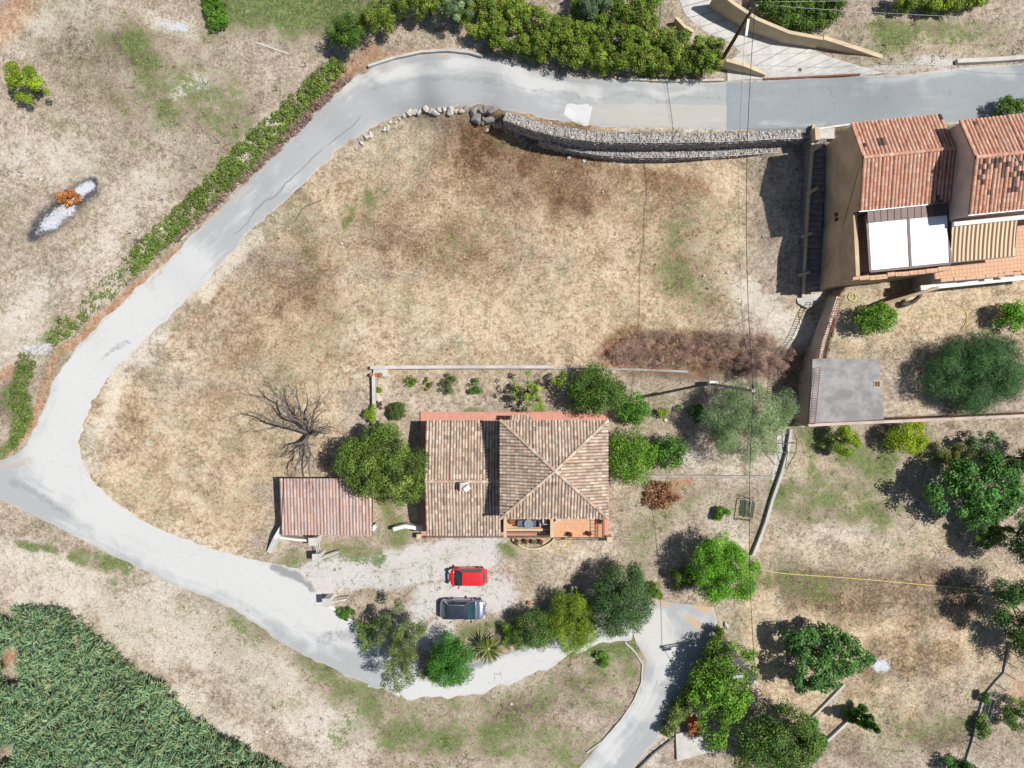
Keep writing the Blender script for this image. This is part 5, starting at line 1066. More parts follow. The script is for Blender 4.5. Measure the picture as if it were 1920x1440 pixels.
# --- yuccas, cycad
def rosette(rng, c, R_, n, wd, el0, el1, sag, cols, seg=4):
    V = []; F = []; Cc = []
    for k in range(n):
        a = 2*math.pi*k/n+rng.normal(0,.12); el = rng.uniform(el0, el1); L = R_*rng.uniform(.8,1.1); col = np.array(cols[rng.randint(len(cols))])*(1+rng.normal(0,.12)); i = len(V)
        d = np.array((math.cos(a)*math.cos(el), math.sin(a)*math.cos(el), math.sin(el))); s_ = np.array((-math.sin(a), math.cos(a), 0))
        for j in range(seg+1):
            q = j/seg; p = np.array(c)+d*L*q-np.array((0,0,sag*L*q*q)); w_ = wd*(.6+1.2*q if q < .35 else 1.05*(1-q)/.65+.02)*.5
            V += [p-s_*w_, p+s_*w_]; Cc += [np.clip(col,.01,.6)]*2
        for j in range(seg): F.append((i+2*j, i+2*j+1, i+2*j+3, i+2*j+2))
    return V, F, Cc
def rosette_plant(name, px, py, label, heads, R_, n, wd, cols, cat='plant', el=(-.1,1.2), sag=.3):
    SEED[0] += 1; rng = np.random.RandomState(SEED[0]); q = G(px, py); root = empty(name, q, 0, label, cat); V = []; F = []; Cc = []; b = MB()
    for (dx, dy, dz) in heads:
        v, f, c = rosette(rng, (dx,dy,dz), R_*rng.uniform(.85,1.1), n, wd, el[0], el[1], sag, cols); o = len(V); V += v; Cc += c; F += [tuple(i+o for i in ff) for ff in f]
        b.tube([(dx*.2,dy*.2,-.2),(dx*.7,dy*.7,dz*.5),(dx,dy,dz)], [.11,.09,.08], 7)
    np_mesh('leaves', np.array(V), np.array(F), M['leaf'], root, np.array(Cc)); b.build('trunk', M['bark'], root)
    return root
YU = [(.13,.20,.04),(.18,.26,.06),(.22,.30,.08),(.09,.15,.03)]
rosette_plant('yucca', 686, 1176, 'spiky yucca clump with several heads at the left end of the shrub row', [(0,0,1.8),(.9,.5,2.1),(.5,-.7,1.6),(-.3,.6,1.4),(1.5,-.2,2.4),(.2,-1.3,1.3),(1.4,.9,1.5)], .95, 34, .085, YU)
rosette_plant('yucca', 803, 1252, 'lower spiky yucca left of the pink flowered oleander', [(0,0,.9),(.6,-.5,1.0),(-.4,-.4,.7),(.2,.9,1.1)], .85, 30, .08, YU+[(.20,.12,.08)])
rosette_plant('yucca', 848, 1275, 'small yucca heads under the front of the pink flowered oleander', [(0,0,.5),(.7,.1,.6)], .7, 24, .07, YU)
cy = rosette_plant('cycad', 917, 1207, 'round cycad palm with a pale centre in the shrub row', [(0,0,1.3)], 1.75, 64, .16, [(.10,.13,.02),(.14,.17,.03),(.07,.10,.015),(.2,.22,.05)], el=(-.05,.75), sag=.35)
MB().cyl((0,0,1.25), .17, .22, 12, .10).build('cone', plain('cycad_cone', (.55,.42,.22), .9), cy, smooth=True)

# --- bare tree
def bare_tree(px, py, label):
    rng = np.random.RandomState(8); q = G(px, py); root = empty('bare_tree', q, 0, label, 'tree'); b = MB(); tw = MB()
    def grow(p, d, L, r, lv):
        n = 4; pts = [Vector(p)]; rad = [r]
        for k in range(n):
            d = (d+Vector(rng.normal(0, .16, 3))).normalized(); d.z = max(d.z, -.05+.02*lv); pts.append(pts[-1]+d*L/n); rad.append(r*(1-.55*(k+1)/n))
        (b if lv < 2 else tw).tube(pts, rad, 6 if lv < 2 else 3, cap=False)
        if lv >= 4 or r < .004: return
        for k in range(rng.randint(2, 4) if lv else 3):
            i = rng.randint(2, n+1); a = d+Vector(rng.normal(0, .62, 3)); a.z = abs(a.z)*.6+.05; grow(pts[i], a.normalized(), L*rng.uniform(.5,.78), rad[i]*.72, lv+1)
    base = Vector((0,0,-.2)); fork = Vector((-.3,.05,1.1)); b.tube([base, Vector((-.1,0,.5)), fork], [.30,.24,.2], 8)
    for (tx, ty, z) in ((503,720,4.6),(556,728,5.0),(470,775,4.0),(628,800,3.2),(545,850,2.8),(552,888,3.2),(585,895,2.6),(600,745,4.4)):
        tp = W(tx, ty, z)-q; d = (tp-fork); L = d.length; pts = [fork]; 
        for k in range(1, 6): s = k/5; pts.append(fork.lerp(tp, s)+Vector(rng.normal(0, .10, 3))+Vector((0,0,.5*math.sin(math.pi*s))))
        rad = [.15*(1-.85*k/5)+.012 for k in range(6)]; b.tube(pts, rad, 6)
        for k in range(1, 6):
            for _ in range(2): a = (pts[k]-pts[k-1]).normalized()+Vector(rng.normal(0, .55, 3)); a.z = abs(a.z)*.5+.05; grow(pts[k], a.normalized(), L*rng.uniform(.22,.42), rad[k]*.5, 2)
    b.build('trunk', M['deadwood'], root, smooth=True); tw.build('twigs', M['deadwood'], root)
bare_tree(592, 812, 'leafless dead tree with spreading grey branches above the shed')

# --- cane field, weeds, dry grass: uncountable
def inpoly(px, py, poly):
    c = np.zeros(px.shape, bool); n = len(poly)
    for i in range(n):
        x0, y0 = poly[i]; x1, y1 = poly[(i+1)%n]
        if y0 == y1: continue
        c ^= ((y0 > py) != (y1 > py)) & (px < (x1-x0)*(py-y0)/(y1-y0)+x0)
    return c
def Gv(px, py):
    z = np.zeros_like(px)
    for _ in range(3): s = .05*(H-z)/H; x = (px-960)*s; y = (720-py)*s; z = T(x, y)
    return x, y, z
CANE = [(-80,1160),(0,1172),(28,1150),(60,1138),(100,1152),(150,1180),(205,1235),(250,1268),(300,1300),(340,1348),(390,1382),(438,1405),(470,1430),(515,1446),(590,1500),(-80,1500)]
rng = np.random.RandomState(77); n = 20000; cx_ = rng.uniform(-80, 620, n); cy_ = rng.uniform(1130, 1500, n)
wv = vnoise(cx_, cy_, 16, 5)*11; k_ = inpoly(cx_+wv+rng.normal(0,5,n), cy_+wv+rng.normal(0,5,n), CANE) & (rng.rand(n) < .62+.5*vnoise(cx_, cy_, 18, 57)) & ~inpoly(cx_, cy_, [(-20,1228),(18,1226),(30,1245),(16,1256),(28,1276),(8,1300),(-20,1300)]) & ~inpoly(cx_, cy_, [(-30,1405),(8,1412),(16,1440),(-30,1460)])
cx_, cy_ = cx_[k_], cy_[k_]; hh = 2.3+.35*vnoise(cx_, cy_, 40, 6)+.75*vnoise(cx_, cy_, 13, 7)+rng.normal(0, .22, len(cx_))
ed = np.ones(len(cx_))
for dx_, dy_ in ((16,0),(-16,0),(0,-16),(12,-12),(0,16)): ed -= .17*(~inpoly(cx_+dx_, cy_+dy_, CANE))
hh = np.clip(hh*np.clip(ed+rng.normal(0,.12,len(ed)), .25, 1.05), .5, 4)
s = .05*(H-hh)/H; X = (cx_-960)*s; Y = (720-cy_)*s; Z = T(X, Y)
V = []; F = []; Cc = []; ns = len(X); CC = np.array([(.17,.32,.16),(.25,.41,.23),(.10,.19,.09),(.36,.50,.29),(.32,.43,.17),(.045,.09,.045)])
lay = vnoise(cx_, cy_, 13, 7)*.8+vnoise(cx_, cy_, 70, 17)*.5; tuft_dir = R(60)+vnoise(cx_, cy_, 9, 27)*2.6; vi = 0
for lf in range(7):
    a = tuft_dir+rng.normal(0,.55,ns)+(0 if lf < 5 else 2.2); L = rng.uniform(.3, .72, ns); z0 = Z+hh*(1-.09*lf)
    d = np.stack([np.cos(a), np.sin(a), np.zeros(ns)], 1); sd = np.stack([-np.sin(a), np.cos(a), np.zeros(ns)], 1); p0 = np.stack([X, Y, z0], 1)
    pr = []
    for (q, up_, w_) in ((0,0,.030),(.35,.30,.034),(.7,.34,.028),(1,.12,.004)):
        pc = p0+d*(L*q)[:, None]+np.array((0,0,1.))*(L*up_)[:, None]; pr += [pc-sd*w_, pc+sd*w_]
    V.append(np.stack(pr, 1).reshape(-1, 3)); dryk = (rng.rand(ns) < .05+.12*np.clip(vnoise(cx_, cy_, 40, 58), 0, 1))[:, None]; c = np.where(dryk, np.array((.42,.38,.20)), CC[rng.randint(0, len(CC), ns)])*(1+.3*lay+rng.normal(0,.12,ns))[:, None]; Cc.append(np.repeat(np.clip(c,.02,.6), 8, 0))
    i = np.arange(ns)*8+vi; vi += ns*8
    for j in range(3): F.append(np.stack([i+2*j, i+2*j+1, i+2*j+3, i+2*j+2], 1))
pr = []  # canes
for (q, w_) in ((0,.02),(1,.012)):
    pc = np.stack([X, Y, Z+hh*q], 1); pr += [pc-np.array((w_,0,0)), pc+np.array((w_,0,0))]
V.append(np.stack(pr, 1).reshape(-1, 3)); Cc.append(np.tile(np.array((.14,.20,.07)), (ns*4, 1))); i = np.arange(ns)*4+vi; F.append(np.stack([i, i+1, i+3, i+2], 1))
tag(np_mesh('cane_thicket', np.concatenate(V), np.concatenate(F), M['leaf'], None, np.concatenate(Cc)), 'dense thicket of giant reeds filling the lower left corner', 'reeds', kind='stuff')

RP = [[(a,b) for a,b,_,_ in S]+[(c,d) for _,_,c,d in S[::-1]] for S in (ROAD_N, ROAD_A, ROAD_B, ROAD_C)]+[[(1362,118),(1400,90),(1320,60),(1270,-10),(1360,-40),(1375,10),(1480,85),(1660,135),(1660,141),(1362,150)],
    [(785,768),(1142,768),(1142,1012),(785,1012)], [(525,890),(702,890),(702,1006),(525,1006)], [(1495,235),(1960,200),(1960,540),(1500,590)], [(1515,668),(1662,668),(1662,800),(1480,800)], [(1264,1372),(1320,1360),(1334,1410),(1266,1426)]]
def free(px, py):
    k = np.ones(px.shape, bool)
    for p in RP: k &= ~inpoly(px, py, p)
    return k
def tufts(name, n, label, cat, prob, cols, hgt, spread, blades, wd, seed, mat='dryleaf'):
    rng = np.random.RandomState(seed); px = rng.uniform(-20, 1940, n); py = rng.uniform(-20, 1460, n)
    k = free(px, py) & (rng.rand(n) < prob(px, py)); px, py = px[k], py[k]; x, y, z = Gv(px, py); m = len(x); V = []; Cc = []
    for _ in range(blades):
        a = rng.uniform(0, 6.28, m); hh = hgt*rng.uniform(.5, 1.3, m); ox = rng.normal(0, spread, m); oy = rng.normal(0, spread, m); ln = rng.uniform(.3, 1.1, m)*hh
        b0 = np.stack([x+ox, y+oy, z-.01], 1); tp = b0+np.stack([np.cos(a)*ln, np.sin(a)*ln, hh], 1); sd = np.stack([-np.sin(a), np.cos(a), np.zeros(m)], 1)*wd
        V.append(np.stack([b0-sd, b0+sd, tp], 1)); c = np.array(cols)[rng.randint(0, len(cols), m)]*(1+rng.normal(0, .15, m))[:, None]; Cc.append(np.repeat(np.clip(c, .01, .8)[:, None], 3, 1))
    V = np.concatenate(V).reshape(-1, 3); Cc = np.concatenate(Cc).reshape(-1, 3); F = np.arange(len(V)).reshape(-1, 3)
    return tag(np_mesh(name, V, F, M[mat], None, Cc), label, cat, kind='stuff')
gm = lambda px, py: caps(px, py, GREEN)
def patchy(px, py): return np.clip(.25+.9*vnoise(px, py, 26, 21)+.3*vnoise(px, py, 90, 22), 0, 1)
tufts('dry_grass', 120000, 'short dry straw grass scattered all over the fields', 'dry grass', lambda a, b: patchy(a, b)*(1-np.clip(caps(a, b, GRAV), 0, 1)), [(.50,.38,.23),(.42,.31,.19),(.58,.47,.32),(.30,.22,.14),(.62,.55,.42),(.24,.18,.11)], .13, .12, 4, .02, 61)
tufts('green_weeds', 60000, 'low green weeds and grass in patches', 'weeds', lambda a, b: np.clip(gm(a, b)*1.2*(.30+1.5*vnoise(a, b, 15, 31)), 0, 1)*.9, [(.10,.18,.035),(.15,.23,.05),(.08,.14,.03),(.20,.26,.08)], .10, .09, 5, .028, 62, 'leaf')
tufts('meadow_grass', 420000, 'dense green grass of the small meadow at the top and the weeds at the far left', 'grass', lambda a, b: np.clip(caps(a, b, [(450,-10,640,0,80,1.6),(540,30,590,20,55,1.5),(30,735,38,785,28,1.2),(1275,420,1290,520,34,.35),(1250,470,1270,490,30,.35)])*(.6+.9*vnoise(a, b, 20, 51))-.1, 0, 1), [(.08,.14,.03),(.12,.19,.04),(.06,.11,.02),(.16,.22,.06)], .06, .13, 3, .03, 64, 'leaf')
tufts('scattered_weeds', 42000, 'small separate green weed tufts on bare soil and gravel', 'weeds', lambda a, b: np.clip((vnoise(a, b, 11, 41)*1.7-.42+.35*vnoise(a, b, 120, 42)), 0, 1)*np.clip(.12+caps(a, b, [(300,1150,700,1400,260,1.5),(700,1350,1180,1280,130,1.2),(1230,960,1180,1080,130,.8),(640,1080,900,1160,100,.7),(1500,900,1800,1400,260,.55),(200,150,500,300,200,.5),(1600,60,1900,90,90,1.)]), 0, 1), [(.14,.19,.05),(.18,.21,.08),(.09,.13,.035)], .12, .13, 9, .035, 63, 'leaf')
# stones
def rocks(name, pts, sizes, seed, cols, parent=None, sub=1):
    """angular stones as one mesh"""
    rng = np.random.RandomState(seed); g = (1+5**.5)/2
    ico = np.array([(-1,g,0),(1,g,0),(-1,-g,0),(1,-g,0),(0,-1,g),(0,1,g),(0,-1,-g),(0,1,-g),(g,0,-1),(g,0,1),(-g,0,-1),(-g,0,1)])/1.9
    fc = np.array([(0,11,5),(0,5,1),(0,1,7),(0,7,10),(0,10,11),(1,5,9),(5,11,4),(11,10,2),(10,7,6),(7,1,8),(3,9,4),(3,4,2),(3,2,6),(3,6,8),(3,8,9),(4,9,5),(2,4,11),(6,2,10),(8,6,7),(9,8,1)])
    n = len(pts); sc = np.array(sizes)[:, None, None]*rng.uniform(.6, 1.3, (n, 1, 3)); v = ico[None]*(1+rng.normal(0, .16, (n, 12, 1)))*sc
    a = rng.uniform(0, 6.28, n); ca, sa = np.cos(a)[:, None], np.sin(a)[:, None]; x = v[..., 0]*ca-v[..., 1]*sa; y = v[..., 0]*sa+v[..., 1]*ca
    v = np.stack([x, y, v[..., 2]], -1)+np.array(pts)[:, None]; F = (fc[None]+np.arange(n)[:, None, None]*12).reshape(-1, 3)
    c = np.array(cols)[rng.randint(0, len(cols), n)]*(1+rng.normal(0, .1, n))[:, None]
    return np_mesh(name, v.reshape(-1, 3), F, M['stone'], parent, np.repeat(np.clip(c, .03, .85), 12, 0))
ROCK = [(.50,.45,.40),(.42,.38,.34),(.60,.55,.49),(.36,.32,.30),(.52,.43,.36),(.45,.43,.42)]
rng = np.random.RandomState(91); n = 2600; px = rng.uniform(0, 1920, n); py = rng.uniform(0, 1440, n); k = free(px, py) & (rng.rand(n) < .25+.75*np.clip(caps(px, py, PALE+[(960,222,1060,246,13,3.),(1060,246,1180,254,13,3.),(1180,254,1510,250,12,3.),(1000,280,1480,310,40,1.),(700,230,1000,260,50,.8),(330,640,300,800,70,.8),(1150,700,1350,697,14,1.),(1195,1250,1200,1290,14,1.),(1250,1400,1300,1430,30,1.)]), 0, 1))
x, y, z = Gv(px[k], py[k]); rocks_ = rocks('loose_stones', np.stack([x, y, z], 1), rng.exponential(.035, len(x))+.03, 92, ROCK+[(.66,.62,.56)]); tag(rocks_, 'loose pale stones scattered over the fields', 'stones', kind='stuff')
# ============================================================= GABION WALL, BOULDERS
def gabion(label, pts, ztop, zbot, depth, seed):
    q = [W(px, py, ztop) for px, py in pts]; root = empty('gabion_wall', q[0], 0, label, 'gabion wall')
    rng = np.random.RandomState(seed); P_ = []; S_ = []; b = MB(); core = MB()
    for a, c in zip(q[:-1], q[1:]):
        L = (c-a).length; d = (c-a)/L; nn = Vector((-d.y, d.x, 0))
        core.prism([(a-nn*.0).xy+d.xy*0, c.xy, (c+nn*depth*.92).xy, (a+nn*depth*.92).xy], zbot-.3, ztop-.10)
        for _ in range(int(L*depth*46)):
            u = rng.rand()*L; v = rng.rand()*depth; P_.append(a+d*u+nn*v+Vector((0,0,-.08+rng.normal(0,.02)))); S_.append(rng.uniform(.07,.13))
        for _ in range(int(L*(ztop-zbot)*34)):
            u = rng.rand()*L; P_.append(a+d*u+nn*rng.normal(.0,.02)+Vector((0,0,-rng.rand()*(ztop-zbot)))); S_.append(rng.uniform(.09,.16))
        m = max(1, int(round(L/1.0)))
        for k in range(m+1):
            p = a.lerp(c, k/m); b.bar(p-nn*.13+Vector((0,0,.02)), p-nn*.13+Vector((0,0,zbot-ztop)), .035); b.bar(p-nn*.13+Vector((0,0,.03)), p+nn*depth+Vector((0,0,.03)), .03)
        b.bar(a-nn*.13+Vector((0,0,.02)), c-nn*.13+Vector((0,0,.02)), .03); b.bar(a+nn*depth+Vector((0,0,.03)), c+nn*depth+Vector((0,0,.03)), .03)
        for hh in (.5, 1.0, 1.5):
            if hh < ztop-zbot: b.bar(a-nn*.13-Vector((0,0,hh)), c-nn*.13-Vector((0,0,hh)), .025)
    o = rocks('stones', [tuple(p) for p in P_], S_, seed, ROCK+[(.55,.52,.52),(.38,.36,.38)], root); P(o, root); o['kind'] = 'stuff'
    P(core.build('core', M['concrete'], root), root); P(b.build('wire_cage', M['galv'], root), root)
    return root
gabion('upper tier of the long stone gabion wall right below the upper road', [(945,222),(1000,242),(1060,256),(1120,263),(1200,265),(1290,264),(1380,262),(1450,258),(1518,256)], 5.15, 3.0, .75, 301)
gabion('lower tier of the stone gabion wall, standing a step out into the field', [(1012,264),(1060,277),(1120,288),(1200,293),(1290,292),(1380,289),(1440,284),(1500,280)], 3.1, 1.2, .85, 302)
rng = np.random.RandomState(12)
def boulder(px, py, r, col, grp, label, zz=None, sy=1.):
    q = G(px, py); SEED[0] += 1; rg = np.random.RandomState(SEED[0])
    import bmesh
    bm = bmesh.new(); bmesh.ops.create_icosphere(bm, subdivisions=3, radius=1)
    dr = rg.normal(0, 1, (9, 3)); dr /= np.linalg.norm(dr, axis=1, keepdims=True); ct = rg.uniform(.45, .85, 9)
    for v in bm.verts:
        for d_, c_ in zip(dr, ct):
            dd = v.co.dot(Vector(d_)); 
            if dd > c_: v.co -= Vector(d_)*(dd-c_)
        v.co *= 1+rg.normal(0, .012); v.co = Vector((v.co.x*r*rg.uniform(.995,1.005), v.co.y*r*sy, v.co.z*r*.75))
    me = bpy.data.meshes.new('boulder'); bm.to_mesh(me); bm.free()
    a = me.color_attributes.new('Col', 'FLOAT_COLOR', 'POINT'); a.data.foreach_set('color', np.tile(np.array((*col, 1), np.float32), len(me.vertices)))
    me.materials.append(M['stone']); o = link(bpy.data.objects.new('boulder', me)); o.location = (q.x, q.y, q.z+r*.25); o.rotation_euler.z = rg.rand()*6.28
    return tag(o, label, 'boulder', grp)
lp = 'pale limestone boulder in the row along the inner edge of the upper road bend'; ld = 'dark grey boulder in the jagged bank at the left start of the gabion wall'; lo = 'stray boulder lying in the brown field below the gabion wall'
for px, py, r in ((757,219,.32),(766,214,.3),(776,211,.36),(787,210,.32),(798,208,.38),(808,210,.34),(817,213,.36),(826,212,.3),(836,210,.34),(846,208,.62),(856,209,.36),(867,211,.42),(740,229,.3),(728,235,.32),(720,241,.3),(730,228,.26),(748,225,.26),(685,258,.3),(678,268,.26),(698,255,.26)):
    boulder(px+rng.normal(0,2), py+rng.normal(0,2.5), r*rng.uniform(.7,1.45), (.58,.54,.50), 'pale boulders along the road bend', lp, sy=rng.uniform(.5,.9))
for px, py, r in ((885,212,.5),(895,222,.62),(903,210,.45),(912,205,.35),(918,218,.62),(926,210,.5),(932,228,.62),(940,220,.5),(948,232,.45),(956,226,.5),(965,236,.42),(905,230,.4),(876,206,.34),(975,243,.4),(988,248,.36),(1000,255,.34),(1008,259,.36)):
    boulder(px+rng.normal(0,2), py+rng.normal(0,2), r*rng.uniform(.7,1.3), (.30,.275,.26), 'dark boulders at the gabion start', ld, sy=rng.uniform(.5,.9))
for px, py, r in ((914,244,.26),(1066,297,.22),(1095,303,.18),(968,246,.2),(945,265,.12),(1130,360,.13),(1155,440,.14),(742,286,.12),(637,331,.14),(1288,385,.12),(868,344,.12)):
    boulder(px, py, r, (.52,.47,.42), 'stray boulders in the field', lo)
boulder(1360,1172,.42,(.6,.58,.55),None,'pale boulder standing on end at the top of the ivy hedge', sy=.6)
q = G(45,655); 
for k, (px, py, r, lb) in enumerate(((50,652,.42,'largest pale rock at the left end of the bramble strip'),(62,660,.3,'flat pale rock right of the largest one at the left end of the bramble strip'),(85,655,.26,'grey rock between the bramble strip and the left road junction'))): boulder(px, py, r, (.55,.52,.5), None, lb)

# ============================================================= POLES AND CABLES
poles = {}
def pole(key, bx, by, tx, ty, label, kind):
    q = G(bx, by); k = math.hypot(tx-960, ty-720); b0 = math.hypot(q.x, q.y); h = H-b0/(k*.05)*H          # height from where top and foot stand
    top = Vector((W(tx,ty,h).x, W(tx,ty,h).y, h)); e = empty('utility_pole', q, 0, label, 'pole'); base = Vector((q.x,q.y,q.z-.3)); poles[key] = top
    if kind == 'wood': P(MB().tube([base, top], [.17,.12], 12).build('shaft', M['wood'], e, smooth=True), e)
    elif kind == 'concrete': P(MB().bar(base, top, .26, .2).build('shaft', M['concrete'], e), e)
    else:
        b = MB(); d = (top-base).normalized()
        for sx, sy in ((-1,-1),(1,-1),(1,1),(-1,1)): b.bar(base+Vector((sx*.2,sy*.2,0)), top+Vector((sx*.1,sy*.1,0)), .05)
        n = 16
        for i in range(n):
            a = base.lerp(top, i/n); c = base.lerp(top, (i+1)/n); w0 = .2-.1*i/n; sg = 1 if i % 2 else -1
            for f in ((0,-1),(0,1)): b.bar(a+Vector((-w0*sg,w0*f[1],0)), c+Vector((w0*sg,w0*f[1],0)), .03)
            for f in (-1,1): b.bar(a+Vector((w0*f,-w0*sg,0)), c+Vector((w0*f,w0*sg,0)), .03)
        P(b.build('lattice_shaft', M['galv'], e), e)
    return e, base, top
e, b0, t0 = pole('n', 1356, 108, 1416, 8, 'brown wooden pole leaning over the driveway beside the end of the long hedge', 'wood')
P(MB().box((t0.x,t0.y,t0.z-.35), (.6,.1,.1), R(20)).build('crossarm', M['galv'], e), e)
q = W(1401,52,t0.z-1.6); P(MB().box((q.x,q.y,q.z), (.18,1.3,.12), R(-8)).build('street_light_head', M['white'], e), e)
e, b1, t1 = pole('m', 1328, 719, 1413, 733, 'grey concrete pole whose top stands over the olive tree', 'concrete')
m_ = b1.lerp(t1, .08); 
P(MB().box((m_.x+.1,m_.y+.1,1.3), (.8,.35,.8)).build('switch_box', M['white'], e), e)
m_ = b1.lerp(t1, .78); P(MB().bar(b1.lerp(t1,.66)+Vector((0,.16,0)), b1.lerp(t1,.9)+Vector((0,.16,0)), .12, .06).build('sign_plate', M['white'], e), e)
P(MB().bar(t1+Vector((0,.6,-.15)), t1+Vector((0,-.7,-.15)), .08).build('crossarm', M['darkmetal'], e), e)
e, b2, t2 = pole('s', 1353, 1196, 1417, 1279, 'steel lattice pole rising out of the bright vine tangle', 'lattice')
for f in (.60,.64):
    m_ = b2.lerp(t2, f); P(MB().bar(m_+Vector((-.75,.02,0)), m_+Vector((.75,.02,0)), .07).build('crossarm', M['galv'], e), e)
m_ = W(1384,1268,t2.z*.78); P(MB().bar(m_+Vector((-.4,-.05,0)), m_+Vector((.4,.05,0)), .25, .18).build('lamp_head', M['galv'], e), e)
P(MB().bar(m_, b2.lerp(t2, .75), .05).build('lamp_arm', M['galv'], e), e)
P(MB().box((t2.x,t2.y,t2.z-.05), (.35,.3,.2)).build('cap', M['galv'], e), e)
e, b3, t3 = pole('x', 1357, 1352, 1384, 1386, 'short dark pole in the lower part of the vine tangle', 'concrete')
def cable(name, A_, B_, sag, r, label, n=16, mat=None):
    A_, B_ = Vector(A_), Vector(B_); pts = [A_.lerp(B_, k/n)-Vector((0,0,4*sag*(k/n)*(1-k/n))) for k in range(n+1)]
    tag(MB().tube(pts, r, 5).build(name, mat or M['wire'], None, smooth=True), label, 'cable')
cable('power_cable', t0, t1, 1.9, .024, 'thick black cable from the wooden pole across the field to the concrete pole')
cable('power_cable', t1, t2, 1.3, .024, 'thick black cable from the concrete pole to the steel lattice pole')
cable('power_cable', t2, (t2.x+1.2,t2.y-4.5,t2.z-2.6), .2, .022, 'short black cable leaving the lattice pole towards the bottom')
cable('thin_cable', t0+Vector((-.5,-.2,-.4)), t1+Vector((-.35,.5,-.2)), 2.2, .010, 'thin cable just left of the thick one over the field')
cable('thin_cable', t0, (60, t0.y-1.2, t0.z), 1.0, .012, 'thin white cable running right from the wooden pole over the bank', mat=M['galv'])
cable('thin_cable', t0+Vector((0,.3,-.2)), (60, t0.y+2.2, t0.z+.2), 1.0, .012, 'second thin white cable running right from the top of the wooden pole', mat=M['galv'])
cable('thin_cable', t0+Vector((0,0,1.2)), (t0.x+1,60,t0.z+1.5), .5, .03, 'black cable leaving the wooden pole over the top edge')
# fence posts by the top-left meadow and small bits
fp = empty('post_fence', G(575,118), 0, 'line of thin grey fence posts between the meadow and the bramble strip', 'fence')
for px, py in ((574,125),(520,170),(478,212),(445,240),(412,268),(368,315),(305,375),(246,438)):
    q = G(px, py); P(MB().bar((q.x,q.y,q.z-.1), (q.x+.04,q.y+.05,q.z+.95), .05).build('post', M['darkmetal'], fp), fp)
for k, (a, c, lb, r) in enumerate((((480,80),(542,102),'long pale plank lying in the dry grass below the green meadow',.07),((556,408),(604,376),'dark crooked branch lying in the field near the left road',.05))):
    if k: hose(curve([(552,416),(560,405),(566,393),(580,384),(602,376)]), lb, .04, 'fallen_branch', M['deadwood'], 'branch')
    else: A_, B_ = G(*a, .05), G(*c, .05); tag(MB().bar(A_, B_, .16, .06).build('plank', M['paleconc']), lb, 'plank')
q = G(1702,571); o = tag(MB().tube([tuple(W(px, py, z)) for px, py, z in ((1688,571,3.9),(1700,570,4.1),(1713,565,4.5),(1724,556,5.0),(1729,549,5.4))], [.32,.22,.2,.18,.12], 8).build('driftwood_log', M['deadwood'], None, smooth=True), 'grey curved log leaning against the parapet wall on the terrace lawn', 'log')

# pots: terrace, planter, plinth
def potplant(x, y, z, r, label, grp, col):
    e = pot(x, y, z, r, label, None, grp); SEED[0] += 1; rg = np.random.RandomState(SEED[0])
    cen, rad = clumps(rg, (0,0,r*2.4), r*1.3, r*1.3, r, 7, .5); V, F, Cc = leafset(rg, cen, rad, 160, .11, .05, col, .4, .2); np_mesh('plant', V, F, M['leaf'], e, Cc)
for px, lb, cl in ((1080,'brown potted cactus nearest the left end of the curved planter',[(.16,.14,.06),(.2,.13,.06)]),):
    pass
gx0 = G(968,1014)
for x, lb, cl in ((.50,'first brown potted plant from the left in the curved planter',[(.20,.13,.06),(.13,.14,.05)]),(1.35,'second potted plant, green and brown, in the curved planter',[(.16,.16,.04),(.20,.12,.05)]),(2.05,'third potted plant, grey green, in the curved planter',[(.18,.24,.16)]),(2.75,'fourth dark brown potted plant at the right of the curved planter',[(.14,.09,.05),(.1,.1,.05)])):
    potplant(x-.05, -14.72, .02, .21, lb, 'pots in the curved planter', cl)
for x, y, lb in ((5.25,-13.55,'dark red potted plant at the middle of the orange terrace edge'),(6.95,-13.5,'dark red potted plant near the right corner of the orange terrace'),(7.9,-12.4,'dark red potted plant on the rail strip at the right end of the terrace')):
    potplant(x, y, tz, .19, lb, 'pots on the orange terrace', [(.16,.05,.05),(.10,.06,.04)])
q = W(699,704,.45)
for x, lb in ((-12.95,'left terracotta pot on the square plinth'),(-12.5,'middle terracotta pot on the square plinth'),(-12.1,'right terracotta pot on the square plinth')):
    pot(x, .86, wpx([(713,697)], .45)[0][3], .17, lb, None, 'pots on the square plinth')
rg_ = random.Random(4)
for (L_, us, vv, g_) in ((L1,(1.4,2.6,3.4,5.2,6.6),tv+.5,'pots along the parapet of the tall house'),(L2,(.2,2.0,3.9,5.4),tv2+.5,'pots along the parapet under the striped awning')):
    for u in us: q = L_(u, vv); potplant(q.x, q.y, 6.03, .16, 'small green potted plant standing inside the broken tile coping '+('of the white pergola terrace' if L_ is L1 else 'of the striped awning terrace'), g_, GR_CIT)
q = G(992,1129); pot(q.x, q.y, q.z, .17, 'single orange clay pot alone in the yard right of the cars')
e = empty('folded_chair', (4.05,-11.55,tz), R(10), 'white folded deck chair on the orange terrace near the roof edge', 'chair'); 
b = MB(); b.bar((-.2,0,.05),(-.2,-.9,.5),.04); b.bar((.2,0,.05),(.2,-.9,.5),.04); b.build('frame', M['white'], e); b = MB(); b.bar((0,-.1,.1),(0,-.85,.48),.34,.02); b.build('cloth', M['whitecush'], e)

